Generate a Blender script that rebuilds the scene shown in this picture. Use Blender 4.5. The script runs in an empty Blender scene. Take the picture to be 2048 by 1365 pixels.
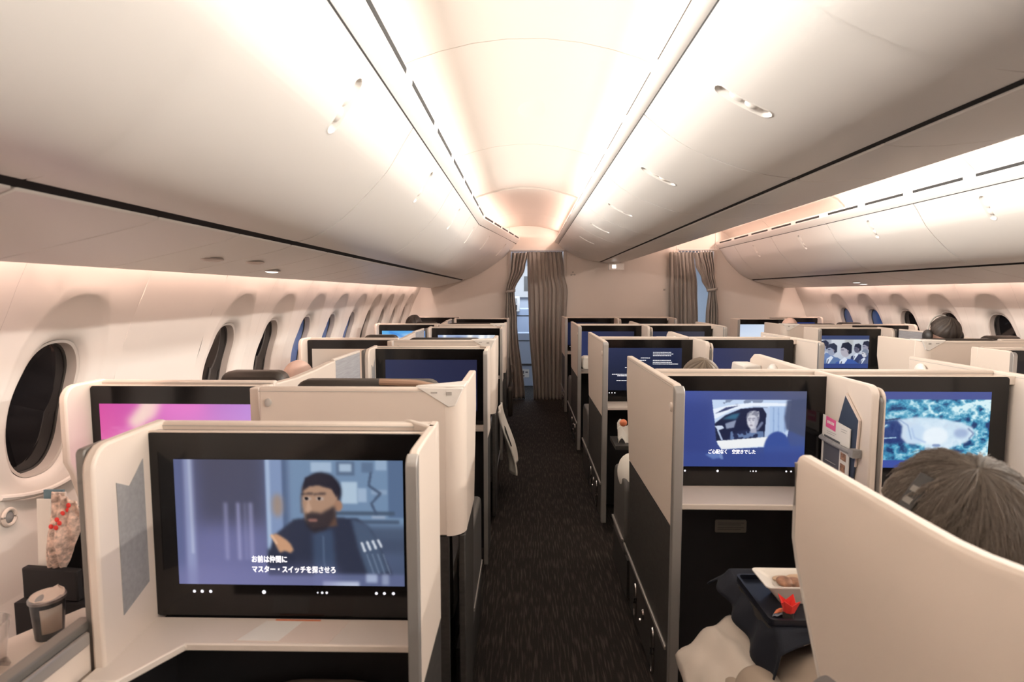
import bpy, bmesh, math, random
import numpy as np
from mathutils import Vector

# ------------------------------------------------------------------ camera, world, exposure, large lights
scn = bpy.context.scene
COL = scn.collection
H = 1.47                                    # height of the lens above the carpet
FPX = 1138.0
th = math.atan(94.5 / FPX)
ps = math.atan(27.0 / FPX * math.cos(th))
cam = bpy.data.cameras.new('camera')
cam.sensor_width = 36.0
cam.lens = 36.0 * FPX / 2048.0
cam.clip_start = 0.02
cam.dof.use_dof = True
cam.dof.focus_distance = 3.6
cam.dof.aperture_fstop = 5.0
camo = bpy.data.objects.new('camera', cam)
COL.objects.link(camo)
camo.location = (0, 0, H)
camo.rotation_euler = (math.pi / 2 - th, 0, ps)
scn.camera = camo
scn.view_settings.view_transform = 'Standard'
scn.view_settings.look = 'None'
scn.view_settings.gamma = 1.0
scn.view_settings.use_curve_mapping = False
scn.view_settings.exposure = 0.0
world = bpy.data.worlds.new('night')
scn.world = world
world.use_nodes = True
world.node_tree.nodes['Background'].inputs[0].default_value = (0.02, 0.025, 0.05, 1)
world.node_tree.nodes['Background'].inputs[1].default_value = 0.3

WHITE_LED = (1.0, 0.945, 0.88)
PINK_LED = (1.0, 0.71, 0.60)


def lamp(name, loc, target, sx, sy, power, col, spread=180):
    l = bpy.data.lights.new(name, 'AREA')
    l.shape = 'RECTANGLE'
    l.size, l.size_y = sx, sy
    l.energy = power
    l.color = col
    l.spread = math.radians(spread)
    o = bpy.data.objects.new(name, l)
    COL.objects.link(o)
    o.location = loc
    d = (Vector(target) - Vector(loc)).normalized()
    # local Y runs along the cabin, -Z looks at the target
    zax = -d
    yax = Vector((0, 1, 0))
    xax = yax.cross(zax).normalized()
    yax = zax.cross(xax)
    from mathutils import Matrix
    o.matrix_world = Matrix(((xax.x, yax.x, zax.x, loc[0]), (xax.y, yax.y, zax.y, loc[1]),
                             (xax.z, yax.z, zax.z, loc[2]), (0, 0, 0, 1)))
    return o


CX = 1.12                                   # centre line of the cabin
YB, YE = -3.0, 7.95                         # back and front ends of the cabin section

# LED coves: one along each side of each aisle ceiling, one above each row of windows
for cx in (0.0, 2 * CX):
    for s in (-1, 1):
        x = cx + s * 0.445
        inner = (cx == 0.0) == (s > 0)        # the side towards the middle bins
        xl, zl, pw = (0.462, 0.762, 66) if inner else (0.436, 0.748, 115)
        lamp('cove_led', (cx + s * xl, 1.05, H + zl), (cx - s * 0.45, 1.05, H + 0.36), 0.03, 8.1, pw, WHITE_LED, 140)
        lamp('cove_led', (x, 6.5, H + 0.775), (cx - s * 0.30, 6.5, H + 0.80), 0.03, 2.7, 12, PINK_LED)
for s in (-1, 1):
    x = CX + s * 2.475
    lamp('wall_wash_led', (x, 2.4, H + 0.20), (CX + s * 2.60, 2.4, H - 0.10), 0.03, 10.6, 40, PINK_LED)
lamp('galley_light', (0.1, 9.4, H + 0.75), (0.1, 9.4, 0), 0.8, 1.6, 45, (0.72, 0.84, 1.0))
lamp('galley_light', (2.3, 9.4, H + 0.75), (2.3, 9.4, 0), 0.8, 1.6, 25, (0.72, 0.84, 1.0))

# ------------------------------------------------------------------ materials
MATS = {}


def srgb(c):
    return tuple(((v / 255.0) / 12.92 if v / 255.0 <= 0.04045 else ((v / 255.0 + 0.055) / 1.055) ** 2.4) for v in c)


def mat(name, col, rough=0.5, metal=0.0, spec=0.5, bump=None, noise=None, emit=None, coat=0.0, trans=0.0, alpha=1.0):
    m = bpy.data.materials.new(name)
    m.use_nodes = True
    nt = m.node_tree
    b = nt.nodes['Principled BSDF']
    b.inputs['Base Color'].default_value = (*col, 1)
    b.inputs['Roughness'].default_value = rough
    b.inputs['Metallic'].default_value = metal
    b.inputs['Specular IOR Level'].default_value = spec
    b.inputs['Coat Weight'].default_value = coat
    b.inputs['Transmission Weight'].default_value = trans
    b.inputs['Alpha'].default_value = alpha
    tc = nt.nodes.new('ShaderNodeTexCoord')
    if noise:                                # (scale xyz, amount)
        sc, amt = noise
        mp = nt.nodes.new('ShaderNodeMapping')
        mp.inputs['Scale'].default_value = sc
        nz = nt.nodes.new('ShaderNodeTexNoise')
        nz.inputs['Scale'].default_value = 1.0
        nz.inputs['Detail'].default_value = 4
        hs = nt.nodes.new('ShaderNodeMixRGB')
        hs.blend_type = 'MULTIPLY'
        rp = nt.nodes.new('ShaderNodeMapRange')
        rp.inputs[1].default_value, rp.inputs[2].default_value = 0.3, 0.7
        rp.inputs[3].default_value, rp.inputs[4].default_value = 1 - amt, 1 + amt
        nt.links.new(tc.outputs['Object'], mp.inputs[0])
        nt.links.new(mp.outputs[0], nz.inputs['Vector'])
        nt.links.new(nz.outputs[0], rp.inputs[0])
        hs.inputs[0].default_value = 1
        hs.inputs[1].default_value = (*col, 1)
        nt.links.new(rp.outputs[0], hs.inputs[2])
        nt.links.new(hs.outputs[0], b.inputs['Base Color'])
    if bump:                                 # (scale, strength)
        nz2 = nt.nodes.new('ShaderNodeTexNoise')
        nz2.inputs['Scale'].default_value = bump[0]
        nz2.inputs['Detail'].default_value = 3
        bp = nt.nodes.new('ShaderNodeBump')
        bp.inputs['Strength'].default_value = bump[1]
        bp.inputs['Distance'].default_value = 0.002
        nt.links.new(tc.outputs['Object'], nz2.inputs['Vector'])
        nt.links.new(nz2.outputs[0], bp.inputs['Height'])
        nt.links.new(bp.outputs[0], b.inputs['Normal'])
    if emit:
        b.inputs['Emission Color'].default_value = (*emit[0], 1)
        b.inputs['Emission Strength'].default_value = emit[1]
    MATS[name] = m
    return m


mat('bin_white', (0.82, 0.79, 0.75), 0.38, bump=(180, 0.03))
mat('wall_white', (0.80, 0.75, 0.70), 0.5, bump=(140, 0.04))
mat('ceiling_white', (0.63, 0.56, 0.50), 0.55)
mat('bulkhead', (0.78, 0.72, 0.66), 0.6, bump=(90, 0.05))
mat('cream', (0.72, 0.62, 0.54), 0.42, bump=(220, 0.04))
mat('cream_rim', (0.75, 0.66, 0.585), 0.32)
mat('badge', (0.82, 0.78, 0.73), 0.3)
mat('mark_grey', (0.45, 0.42, 0.39), 0.5)
mat('charcoal', (0.040, 0.036, 0.033), 0.55, noise=((30, 30, 90), 0.25), bump=(300, 0.1))
mat('footwell_black', (0.010, 0.008, 0.009), 0.8)
mat('aluminium', (0.42, 0.40, 0.38), 0.38, metal=0.55)
mat('grey_frame', (0.20, 0.185, 0.17), 0.4, metal=0.3)
mat('chrome', (0.75, 0.74, 0.73), 0.15, metal=1.0)
mat('bezel', (0.008, 0.007, 0.007), 0.12, spec=0.4)
mat('leather_dark', (0.045, 0.036, 0.030), 0.4, bump=(120, 0.25))
mat('leather_tan', (0.36, 0.22, 0.15), 0.45, bump=(120, 0.2))
mat('armrest_grey', (0.10, 0.095, 0.09), 0.45)
mat('grey_fabric', (0.33, 0.33, 0.35), 0.9, noise=((200, 12, 200), 0.12))
mat('pocket_grey', (0.30, 0.29, 0.285), 0.7, noise=((90, 90, 90), 0.1))
mat('gap_black', (0.006, 0.005, 0.005), 0.9)
mat('vent_black', (0.03, 0.03, 0.03), 0.8)
mat('seam', (0.50, 0.46, 0.42), 0.7)
mat('curtain', (0.375, 0.35, 0.32), 0.95, noise=((160, 160, 5), 0.15))
mat('window_black', (0.010, 0.009, 0.010), 0.06, spec=0.6)
mat('window_blue_reflection', (0.07, 0.14, 0.36), 0.08, spec=0.7)  # blue reflection of the screens put into the pane's base colour
mat('window_gasket', (0.05, 0.045, 0.04), 0.5)
mat('window_frame', (0.62, 0.56, 0.51), 0.4)
mat('skin', (0.62, 0.38, 0.29), 0.5)
mat('skin_pale', (0.72, 0.50, 0.42), 0.5)
mat('navy_cloth', (0.006, 0.008, 0.016), 0.85, bump=(400, 0.2))
mat('navy_tray', (0.010, 0.012, 0.02), 0.3)
mat('shirt_blue', (0.04, 0.07, 0.13), 0.85)
mat('shirt_grey', (0.16, 0.15, 0.15), 0.85)
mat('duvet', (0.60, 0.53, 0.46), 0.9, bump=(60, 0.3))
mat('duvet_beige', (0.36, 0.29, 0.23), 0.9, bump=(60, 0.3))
mat('cushion_brown', (0.16, 0.12, 0.09), 0.9, bump=(80, 0.3))
mat('porcelain', (0.82, 0.76, 0.68), 0.2)
mat('meat', (0.30, 0.15, 0.09), 0.5, noise=((60, 60, 60), 0.5))
mat('sauce', (0.55, 0.38, 0.25), 0.4)
mat('red_paper', (0.85, 0.05, 0.04), 0.5)
mat('wrapper', (0.30, 0.33, 0.40), 0.3, noise=((70, 70, 70), 0.5))
mat('orange_wrap', (0.75, 0.22, 0.10), 0.4)
mat('paper', (0.80, 0.76, 0.70), 0.7)
mat('paper_dim', (0.74, 0.62, 0.54), 0.6)
mat('pink_print', (0.80, 0.12, 0.30), 0.6)
mat('grey_print', (0.12, 0.12, 0.13), 0.6)
mat('photo_print', (0.38, 0.20, 0.12), 0.6, noise=((120, 120, 120), 0.6))
mat('navy_folder', (0.035, 0.05, 0.085), 0.6)
mat('teal_print', (0.12, 0.20, 0.24), 0.5)
mat('white_cloth', (0.80, 0.77, 0.71), 0.9, bump=(60, 0.3))
mat('can_dark', (0.05, 0.055, 0.06), 0.35, noise=((45, 45, 22), 0.9))
mat('can_label', (0.42, 0.36, 0.31), 0.5)
mat('tin_rim', (0.30, 0.29, 0.29), 0.3, metal=0.8)
mat('placard', (0.20, 0.185, 0.16), 0.4, metal=0.4)
mat('placard_line', (0.09, 0.08, 0.07), 0.5)
mat('headphone_black', (0.03, 0.028, 0.027), 0.4)
mat('galley_white', (0.70, 0.74, 0.80), 0.4)
mat('seat_blue', (0.42, 0.48, 0.60), 0.7)
mat('red_lamp_off', (0.62, 0.52, 0.47), 0.3)
mat('lens_lit', (0.9, 0.9, 0.9), 0.3, emit=((1.0, 0.95, 0.9), 2.2))
mat('sign_lit', (0.9, 0.9, 0.88), 0.3, emit=((1.0, 0.98, 0.95), 1.6))
mat('sign_plate', (0.86, 0.82, 0.77), 0.2)
mat('icon_white', (0.9, 0.9, 0.95), 0.3, emit=((0.85, 0.87, 1.0), 1.0))
mat('caption_white', (0.9, 0.9, 0.95), 0.3, emit=((0.93, 0.94, 1.0), 1.0))
mat('clear_plastic', (0.95, 0.88, 0.84), 0.08, trans=0.85, alpha=0.55)
mat('pattern_cloth', (0.66, 0.50, 0.42), 0.8, noise=((75, 75, 75), 0.55))


def carpet_mat():
    m = mat('carpet', (0.02, 0.017, 0.015), 0.95, spec=0.15)
    nt = m.node_tree
    b = nt.nodes['Principled BSDF']
    tc = nt.nodes.new('ShaderNodeTexCoord')
    mp = nt.nodes.new('ShaderNodeMapping')
    mp.inputs['Scale'].default_value = (125, 8.5, 1)
    nz = nt.nodes.new('ShaderNodeTexNoise')
    nz.inputs['Scale'].default_value = 1
    nz.inputs['Detail'].default_value = 2
    cr = nt.nodes.new('ShaderNodeValToRGB')
    e = cr.color_ramp.elements
    e[0].position, e[0].color = 0.50, (0.020, 0.0165, 0.0148, 1)
    e[1].position, e[1].color = 0.80, (0.075, 0.062, 0.052, 1)
    nz2 = nt.nodes.new('ShaderNodeTexNoise')
    nz2.inputs['Scale'].default_value = 260
    bp = nt.nodes.new('ShaderNodeBump')
    bp.inputs['Strength'].default_value = 0.4
    bp.inputs['Distance'].default_value = 0.003
    L = nt.links.new
    L(tc.outputs['Object'], mp.inputs[0]); L(mp.outputs[0], nz.inputs['Vector'])
    L(nz.outputs[0], cr.inputs[0]); L(cr.outputs[0], b.inputs['Base Color'])
    L(tc.outputs['Object'], nz2.inputs['Vector']); L(nz2.outputs[0], bp.inputs['Height']); L(bp.outputs[0], b.inputs['Normal'])


carpet_mat()


def hair_mat(name, c0, c1):
    m = mat(name, c0, 0.45, spec=0.35)
    nt = m.node_tree
    b = nt.nodes['Principled BSDF']
    at = nt.nodes.new('ShaderNodeAttribute')
    at.attribute_name = 'Col'
    mx = nt.nodes.new('ShaderNodeMixRGB')
    mx.inputs[1].default_value = (*c0, 1)
    mx.inputs[2].default_value = (*c1, 1)
    nt.links.new(at.outputs['Fac'], mx.inputs[0])
    nt.links.new(mx.outputs[0], b.inputs['Base Color'])


hair_mat('hair_ash', (0.06, 0.049, 0.039), (0.24, 0.20, 0.16))
hair_mat('hair_black', (0.018, 0.013, 0.011), (0.09, 0.07, 0.058))
hair_mat('hair_brown', (0.09, 0.065, 0.045), (0.26, 0.20, 0.15))


def screen_mat():
    m = bpy.data.materials.new('screen_picture')
    m.use_nodes = True
    nt = m.node_tree
    b = nt.nodes['Principled BSDF']
    b.inputs['Base Color'].default_value = (0.004, 0.004, 0.004, 1)
    b.inputs['Roughness'].default_value = 0.25
    b.inputs['Specular IOR Level'].default_value = 0.25
    at = nt.nodes.new('ShaderNodeAttribute')
    at.attribute_name = 'Col'
    nt.links.new(at.outputs['Color'], b.inputs['Emission Color'])
    b.inputs['Emission Strength'].default_value = 1.0
    MATS['screen_picture'] = m


screen_mat()

# ------------------------------------------------------------------ object helpers


def thing(name, label, cat, loc, group=None):
    o = bpy.data.objects.new(name, None)
    COL.objects.link(o)
    o.empty_display_size = 0.05
    o.location = loc
    o['label'] = label
    o['category'] = cat
    if group:
        o['group'] = group
    return o


def root_of(p):
    while p.parent:
        p = p.parent
    return p


class MB:
    """collects shapes in world coordinates; build() links them as one mesh object"""

    def __init__(self):
        self.v, self.f, self.mi = [], [], []

    def add(self, vs, fs, mi=0):
        n = len(self.v)
        self.v += [tuple(p) for p in vs]
        self.f += [tuple(i + n for i in f) for f in fs]
        self.mi += [mi] * len(fs)
        return self

    def box(self, x0, x1, y0, y1, z0, z1, mi=0):
        if x0 > x1:
            x0, x1 = x1, x0
        vs = [(x, y, z) for z in (z0, z1) for y in (y0, y1) for x in (x0, x1)]
        return self.add(vs, [(0, 2, 3, 1), (4, 5, 7, 6), (0, 1, 5, 4), (2, 6, 7, 3), (0, 4, 6, 2), (1, 3, 7, 5)], mi)

    def prism(self, poly, a, b, axis='x', mi=0):
        """poly 2d: axis x -> (y,z), axis y -> (x,z), axis z -> (x,y)"""
        n = len(poly)

        def pt(p, t):
            return {'x': (t, p[0], p[1]), 'y': (p[0], t, p[1]), 'z': (p[0], p[1], t)}[axis]
        vs = [pt(p, a) for p in poly] + [pt(p, b) for p in poly]
        fs = [tuple(range(n)), tuple(range(2 * n - 1, n - 1, -1))]
        fs += [(i, i + n, (i + 1) % n + n, (i + 1) % n) for i in range(n)]
        return self.add(vs, fs, mi)

    def loft(self, rings, closed=True, caps=True, mi=0):
        n = len(rings[0])
        vs = [p for r in rings for p in r]
        fs = []
        for k in range(len(rings) - 1):
            for i in range(n if closed else n - 1):
                j = (i + 1) % n
                fs.append((k * n + i, k * n + j, (k + 1) * n + j, (k + 1) * n + i))
        if caps and closed:
            fs.append(tuple(range(n - 1, -1, -1)))
            fs.append(tuple(range((len(rings) - 1) * n, len(rings) * n)))
        return self.add(vs, fs, mi)

    def tube(self, pts, r, n=10, mi=0, closed=False):
        pts = [Vector(p) for p in pts]
        rings = []
        m = len(pts)
        up = Vector((0, 0, 1))
        for i, p in enumerate(pts):
            a = pts[(i - 1) % m] if (closed or i > 0) else p
            b = pts[(i + 1) % m] if (closed or i < m - 1) else p
            t = (b - a).normalized()
            s = t.cross(up)
            if s.length < 1e-3:
                s = t.cross(Vector((0, 1, 0)))
            s.normalize()
            w = s.cross(t)
            rr = r[i] if isinstance(r, (list, tuple)) else r
            rings.append([p + s * rr * math.cos(2 * math.pi * k / n) + w * rr * math.sin(2 * math.pi * k / n) for k in range(n)])
        if closed:
            rings.append(rings[0])
        return self.loft(rings, True, not closed, mi)

    def lathe(self, prof, c, n=28, mi=0, sx=1.0, sy=1.0):
        """prof: (r,z) list about a vertical axis at c"""
        rings = [[(c[0] + sx * r * math.cos(2 * math.pi * k / n), c[1] + sy * r * math.sin(2 * math.pi * k / n), c[2] + z)
                  for k in range(n)] for r, z in prof]
        return self.loft(rings, True, True, mi)

    def ellipsoid(self, c, rx, ry, rz, n=20, m=12, mi=0):
        rings = []
        for i in range(m + 1):
            a = -math.pi / 2 + math.pi * i / m
            a = max(-1.52, min(1.52, a))
            rings.append([(c[0] + rx * math.cos(a) * math.cos(2 * math.pi * k / n),
                           c[1] + ry * math.cos(a) * math.sin(2 * math.pi * k / n), c[2] + rz * math.sin(a)) for k in range(n)])
        return self.loft(rings, True, True, mi)

    def grid(self, fn, nu, nv, mi=0):
        vs = [fn(i / nu, j / nv) for j in range(nv + 1) for i in range(nu + 1)]
        fs = [(j * (nu + 1) + i, j * (nu + 1) + i + 1, (j + 1) * (nu + 1) + i + 1, (j + 1) * (nu + 1) + i)
              for j in range(nv) for i in range(nu)]
        return self.add(vs, fs, mi)

    def build(self, name, mats, parent=None, bevel=0.0, smooth=False, seg=2, solid=0.0, subsurf=0, fix=True, angle=35):
        me = bpy.data.meshes.new(name)
        off = root_of(parent).location if parent else Vector((0, 0, 0))
        me.from_pydata([(p[0] - off[0], p[1] - off[1], p[2] - off[2]) for p in self.v], [], self.f)
        if not isinstance(mats, (list, tuple)):
            mats = [mats]
        for m in mats:
            me.materials.append(MATS[m])
        me.polygons.foreach_set('material_index', self.mi)
        if fix:
            bm = bmesh.new()
            bm.from_mesh(me)
            bmesh.ops.recalc_face_normals(bm, faces=bm.faces)
            bm.to_mesh(me)
            bm.free()
        o = bpy.data.objects.new(name, me)
        COL.objects.link(o)
        if parent:
            o.parent = parent
        if solid:
            md = o.modifiers.new('thickness', 'SOLIDIFY')
            md.thickness = solid
            md.offset = 0
        if bevel:
            md = o.modifiers.new('edges', 'BEVEL')
            md.width = bevel
            md.segments = seg
            md.limit_method = 'ANGLE'
            md.angle_limit = math.radians(35)
        if subsurf:
            md = o.modifiers.new('smooth', 'SUBSURF')
            md.levels = md.render_levels = subsurf
        if smooth or bevel or subsurf:
            me.polygons.foreach_set('use_smooth', [True] * len(me.polygons))
            if not subsurf:
                me.set_sharp_from_angle(angle=math.radians(angle))
        return o


def structure(o):
    o['kind'] = 'structure'
    return o


def tag(o, label, cat, group=None):
    o['label'] = label
    o['category'] = cat
    if group:
        o['group'] = group
    return o


def rrect(x0, x1, z0, z1, r, n=5, corners=(1, 1, 1, 1)):
    """rounded rectangle outline, corners: bl br tr tl"""
    pts = []
    for (cx, cz, a0, on) in ((x0, z0, 180, corners[0]), (x1, z0, 270, corners[1]), (x1, z1, 0, corners[2]), (x0, z1, 90, corners[3])):
        if not on:
            pts.append((cx, cz))
            continue
        ox = cx + (r if cx == x0 else -r)
        oz = cz + (r if cz == z0 else -r)
        for k in range(n + 1):
            a = math.radians(a0 + 90 * k / n)
            pts.append((ox + r * math.cos(a), oz + r * math.sin(a)))
    return pts


def smoothstep(a, b, x):
    t = max(0.0, min(1.0, (x - a) / (b - a)))
    return t * t * (3 - 2 * t)


def text_mesh(body, size, name, m, parent, origin, align='LEFT', bold=0.0, xscale=1.0):
    """flat lettering in the XZ plane facing -Y, origin = left baseline"""
    cu = bpy.data.curves.new(name, 'FONT')
    cu.body = body
    cu.size = size
    cu.align_x = align
    tmp = bpy.data.objects.new(name, cu)
    COL.objects.link(tmp)
    dg = bpy.context.evaluated_depsgraph_get()
    me = bpy.data.meshes.new_from_object(tmp.evaluated_get(dg))
    bpy.data.objects.remove(tmp)
    off = root_of(parent).location
    for v in me.vertices:
        x, y = v.co.x * xscale, v.co.y
        v.co = (origin[0] + x - off[0], origin[1] - off[1], origin[2] + y - off[2])
    if bold:                                  # heavier strokes: the same lettering laid over itself, shifted a hair
        bm = bmesh.new()
        for k, (dx, dz) in enumerate(((0, 0), (bold, 0), (0, bold), (bold, bold))):
            n = len(bm.verts)
            bm.from_mesh(me)
            bm.verts.ensure_lookup_table()
            for v in bm.verts[n:]:
                v.co += Vector((dx, -0.00003 * k, dz))
        bm.to_mesh(me)
        bm.free()
    me.materials.clear()
    me.materials.append(MATS[m])
    o = bpy.data.objects.new(name, me)
    COL.objects.link(o)
    o.parent = parent
    return o

# ------------------------------------------------------------------ screen pictures, drawn into point colours of a flat mesh


class Paint:
    def __init__(self, w, h, seed=1):
        self.w, self.h = w, h
        self.a = np.zeros((h, w, 3))
        self.rng = np.random.default_rng(seed)
        self.u, self.vv = np.meshgrid((np.arange(w) + 0.5) / w, (np.arange(h) + 0.5) / h)

    @staticmethod
    def blur(m, s):
        if s <= 0:
            return m
        r = max(1, int(3 * s))
        k = np.exp(-0.5 * (np.arange(-r, r + 1) / s) ** 2)
        k /= k.sum()
        for ax in (0, 1):
            p = np.pad(m, [(r, r) if i == ax else (0, 0) for i in range(m.ndim)], mode='edge')
            m = sum(k[i] * (p[i:i + m.shape[0]] if ax == 0 else p[:, i:i + m.shape[1]]) for i in range(2 * r + 1))
        return m

    def put(self, m, col, alpha=1.0):
        m = (m * alpha)[..., None]
        self.a = self.a * (1 - m) + np.array(col, float) * m

    def rect(self, x0, y0, x1, y1, col, alpha=1, blur=0.6):
        self.put(self.blur(((self.u >= x0) & (self.u <= x1) & (self.vv >= y0) & (self.vv <= y1)).astype(float), blur), col, alpha)

    def poly(self, pts, col, alpha=1, blur=0.6):
        ins = np.zeros(self.u.shape, bool)
        n = len(pts)
        for i in range(n):
            x0, y0 = pts[i]
            x1, y1 = pts[(i + 1) % n]
            if y0 == y1:
                continue
            c = ((y0 > self.vv) != (y1 > self.vv)) & (self.u < (x1 - x0) * (self.vv - y0) / (y1 - y0) + x0)
            ins ^= c
        self.put(self.blur(ins.astype(float), blur), col, alpha)

    def ell(self, cx, cy, rx, ry, col, alpha=1, blur=0.6, rot=0):
        asp = self.w / self.h
        c, s = math.cos(math.radians(rot)), math.sin(math.radians(rot))
        dx, dy = (self.u - cx) * asp, self.vv - cy
        X, Y = dx * c + dy * s, -dx * s + dy * c
        self.put(self.blur(((X / (rx * asp)) ** 2 + (Y / ry) ** 2 <= 1).astype(float), blur), col, alpha)

    def line(self, pts, wd, col, alpha=1, blur=0.5):
        asp = self.w / self.h
        d = np.full(self.u.shape, 9.0)
        for (x0, y0), (x1, y1) in zip(pts[:-1], pts[1:]):
            ax, ay, bx, by = x0 * asp, y0, x1 * asp, y1
            L2 = (bx - ax) ** 2 + (by - ay) ** 2 + 1e-9
            t = np.clip(((self.u * asp - ax) * (bx - ax) + (self.vv - ay) * (by - ay)) / L2, 0, 1)
            d = np.minimum(d, np.hypot(self.u * asp - ax - t * (bx - ax), self.vv - ay - t * (by - ay)))
        self.put(self.blur((d <= wd).astype(float), blur), col, alpha)

    def grad(self, c0, c1, c2=None, c3=None):
        """corner colours: top-left, top-right, bottom-left, bottom-right"""
        c2 = c0 if c2 is None else c2
        c3 = c1 if c3 is None else c3
        u, v = self.u[..., None], self.vv[..., None]
        self.a = (np.array(c0) * (1 - u) + np.array(c1) * u) * (1 - v) + (np.array(c2) * (1 - u) + np.array(c3) * u) * v

    def noise(self, nx, ny, oct=3):
        out = np.zeros(self.u.shape)
        amp = 1.0
        for k in range(oct):
            g = self.rng.random((ny * 2 ** k + 2, nx * 2 ** k + 2))
            X, Y = self.u * nx * 2 ** k, self.vv * ny * 2 ** k
            i, j = X.astype(int), Y.astype(int)
            fx, fy = X - i, Y - j
            fx, fy = fx * fx * (3 - 2 * fx), fy * fy * (3 - 2 * fy)
            out += amp * ((g[j, i] * (1 - fx) + g[j, i + 1] * fx) * (1 - fy) + (g[j + 1, i] * (1 - fx) + g[j + 1, i + 1] * fx) * fy)
            amp *= 0.5
        return out / (2 - 0.5 ** (oct - 1))

    def mesh(self, x0, x1, z0, z1, y, parent, name='picture'):
        """x0..x1 left to right as seen, z1 top"""
        w, h = self.w, self.h
        off = root_of(parent).location
        xs = np.linspace(x0, x1, w) - off[0]
        zs = np.linspace(z1, z0, h) - off[2]
        co = np.zeros((h, w, 3), np.float32)
        co[..., 0] = xs[None, :]
        co[..., 1] = y - off[1]
        co[..., 2] = zs[:, None]
        idx = np.arange(w * h).reshape(h, w)
        q = np.stack([idx[:-1, :-1], idx[1:, :-1], idx[1:, 1:], idx[:-1, 1:]], -1).reshape(-1, 4)
        me = bpy.data.meshes.new(name)
        me.from_pydata(co.reshape(-1, 3).tolist(), [], q.tolist())
        c = np.clip(self.a, 0, 255) / 255.0
        lin = np.where(c <= 0.04045, c / 12.92, ((c + 0.055) / 1.055) ** 2.4)
        at = me.color_attributes.new('Col', 'FLOAT_COLOR', 'POINT')
        at.data.foreach_set('color', np.concatenate([lin, np.ones((h, w, 1))], -1).astype(np.float32).ravel())
        me.materials.append(MATS['screen_picture'])
        o = bpy.data.objects.new(name, me)
        COL.objects.link(o)
        o.parent = parent
        return o

# ================================================================== SETTING
# floor
m = MB().box(CX - 2.80, CX + 2.80, YB, 11.2, -0.05, 0.0)
structure(m.build('floor', 'carpet'))

# ceilings: one vault over each aisle
VAULT = [(-0.58, 0.70), (-0.56, 0.775), (-0.50, 0.835), (-0.42, 0.872), (-0.32, 0.903), (-0.2, 0.93), (-0.07, 0.945)]
VAULT = VAULT + [(-x, z) for x, z in reversed(VAULT)]
for nm, cx in (('ceiling_left', 0.0), ('ceiling_right', 2 * CX)):
    for k, (y0, y1) in enumerate(((YB, -0.2), (-0.2, 2.2), (2.2, 3.7), (3.7, 5.15), (5.16, 6.7), (6.7, YE))):
        m = MB()
        low = 0.0 if y0 < 5 else 0.012
        V = [p for p in VAULT if not (y0 > 5 and cx == 0 and p[0] < -0.54)]
        rings = [[(cx + x, y, H + z - low) for x, z in V] + [(cx + x, y, H + z + 0.04) for x, z in reversed(V)] for y in (y0 + 0.003, y1 - 0.003)]
        m.loft(rings)
        structure(m.build(nm, 'ceiling_white', smooth=True))
# shallow oval cover in the middle of the ceiling panel
m = MB().ellipsoid((0.065, 3.02, H + 0.9455), 0.11, 0.15, 0.004)
structure(m.build('ceiling_panel_cover', 'ceiling_white', smooth=True))

# ---- side walls with window recesses
WZ = [(0.0, 2.50), (0.35, 2.70), (0.7, 2.80), (0.95, 2.80), (1.2, 2.735), (1.47, 2.62), (1.6, 2.56), (1.75, 2.48), (1.95, 2.36)]


def wall_w(z):
    for (a, wa), (b, wb) in zip(WZ[:-1], WZ[1:]):
        if z <= b:
            t = (z - a) / (b - a)
            break
    # smooth quadratic through neighbours
    return wa + (wb - wa) * t + 0.012 * math.sin(math.pi * t) * (1 if 0.3 < z < 1.7 else 0)


def wall_pt(side, y, z, out=0.0):
    return (CX + side * (wall_w(z) + out), y, z)


def super_loop(n, yc, zc, a, bt, bb, p):
    pts = []
    for k in range(n):
        t = 2 * math.pi * k / n
        c, s = math.cos(t), math.sin(t)
        r = (abs(c) ** p + abs(s) ** p) ** (-1 / p)
        b = bt if s > 0 else bb
        pts.append((yc + a * c * r, zc + b * s * r))
    return pts


NW = 64
WIN_ZC = 1.07
WPITCH = 0.565
win_no = [0]


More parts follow.
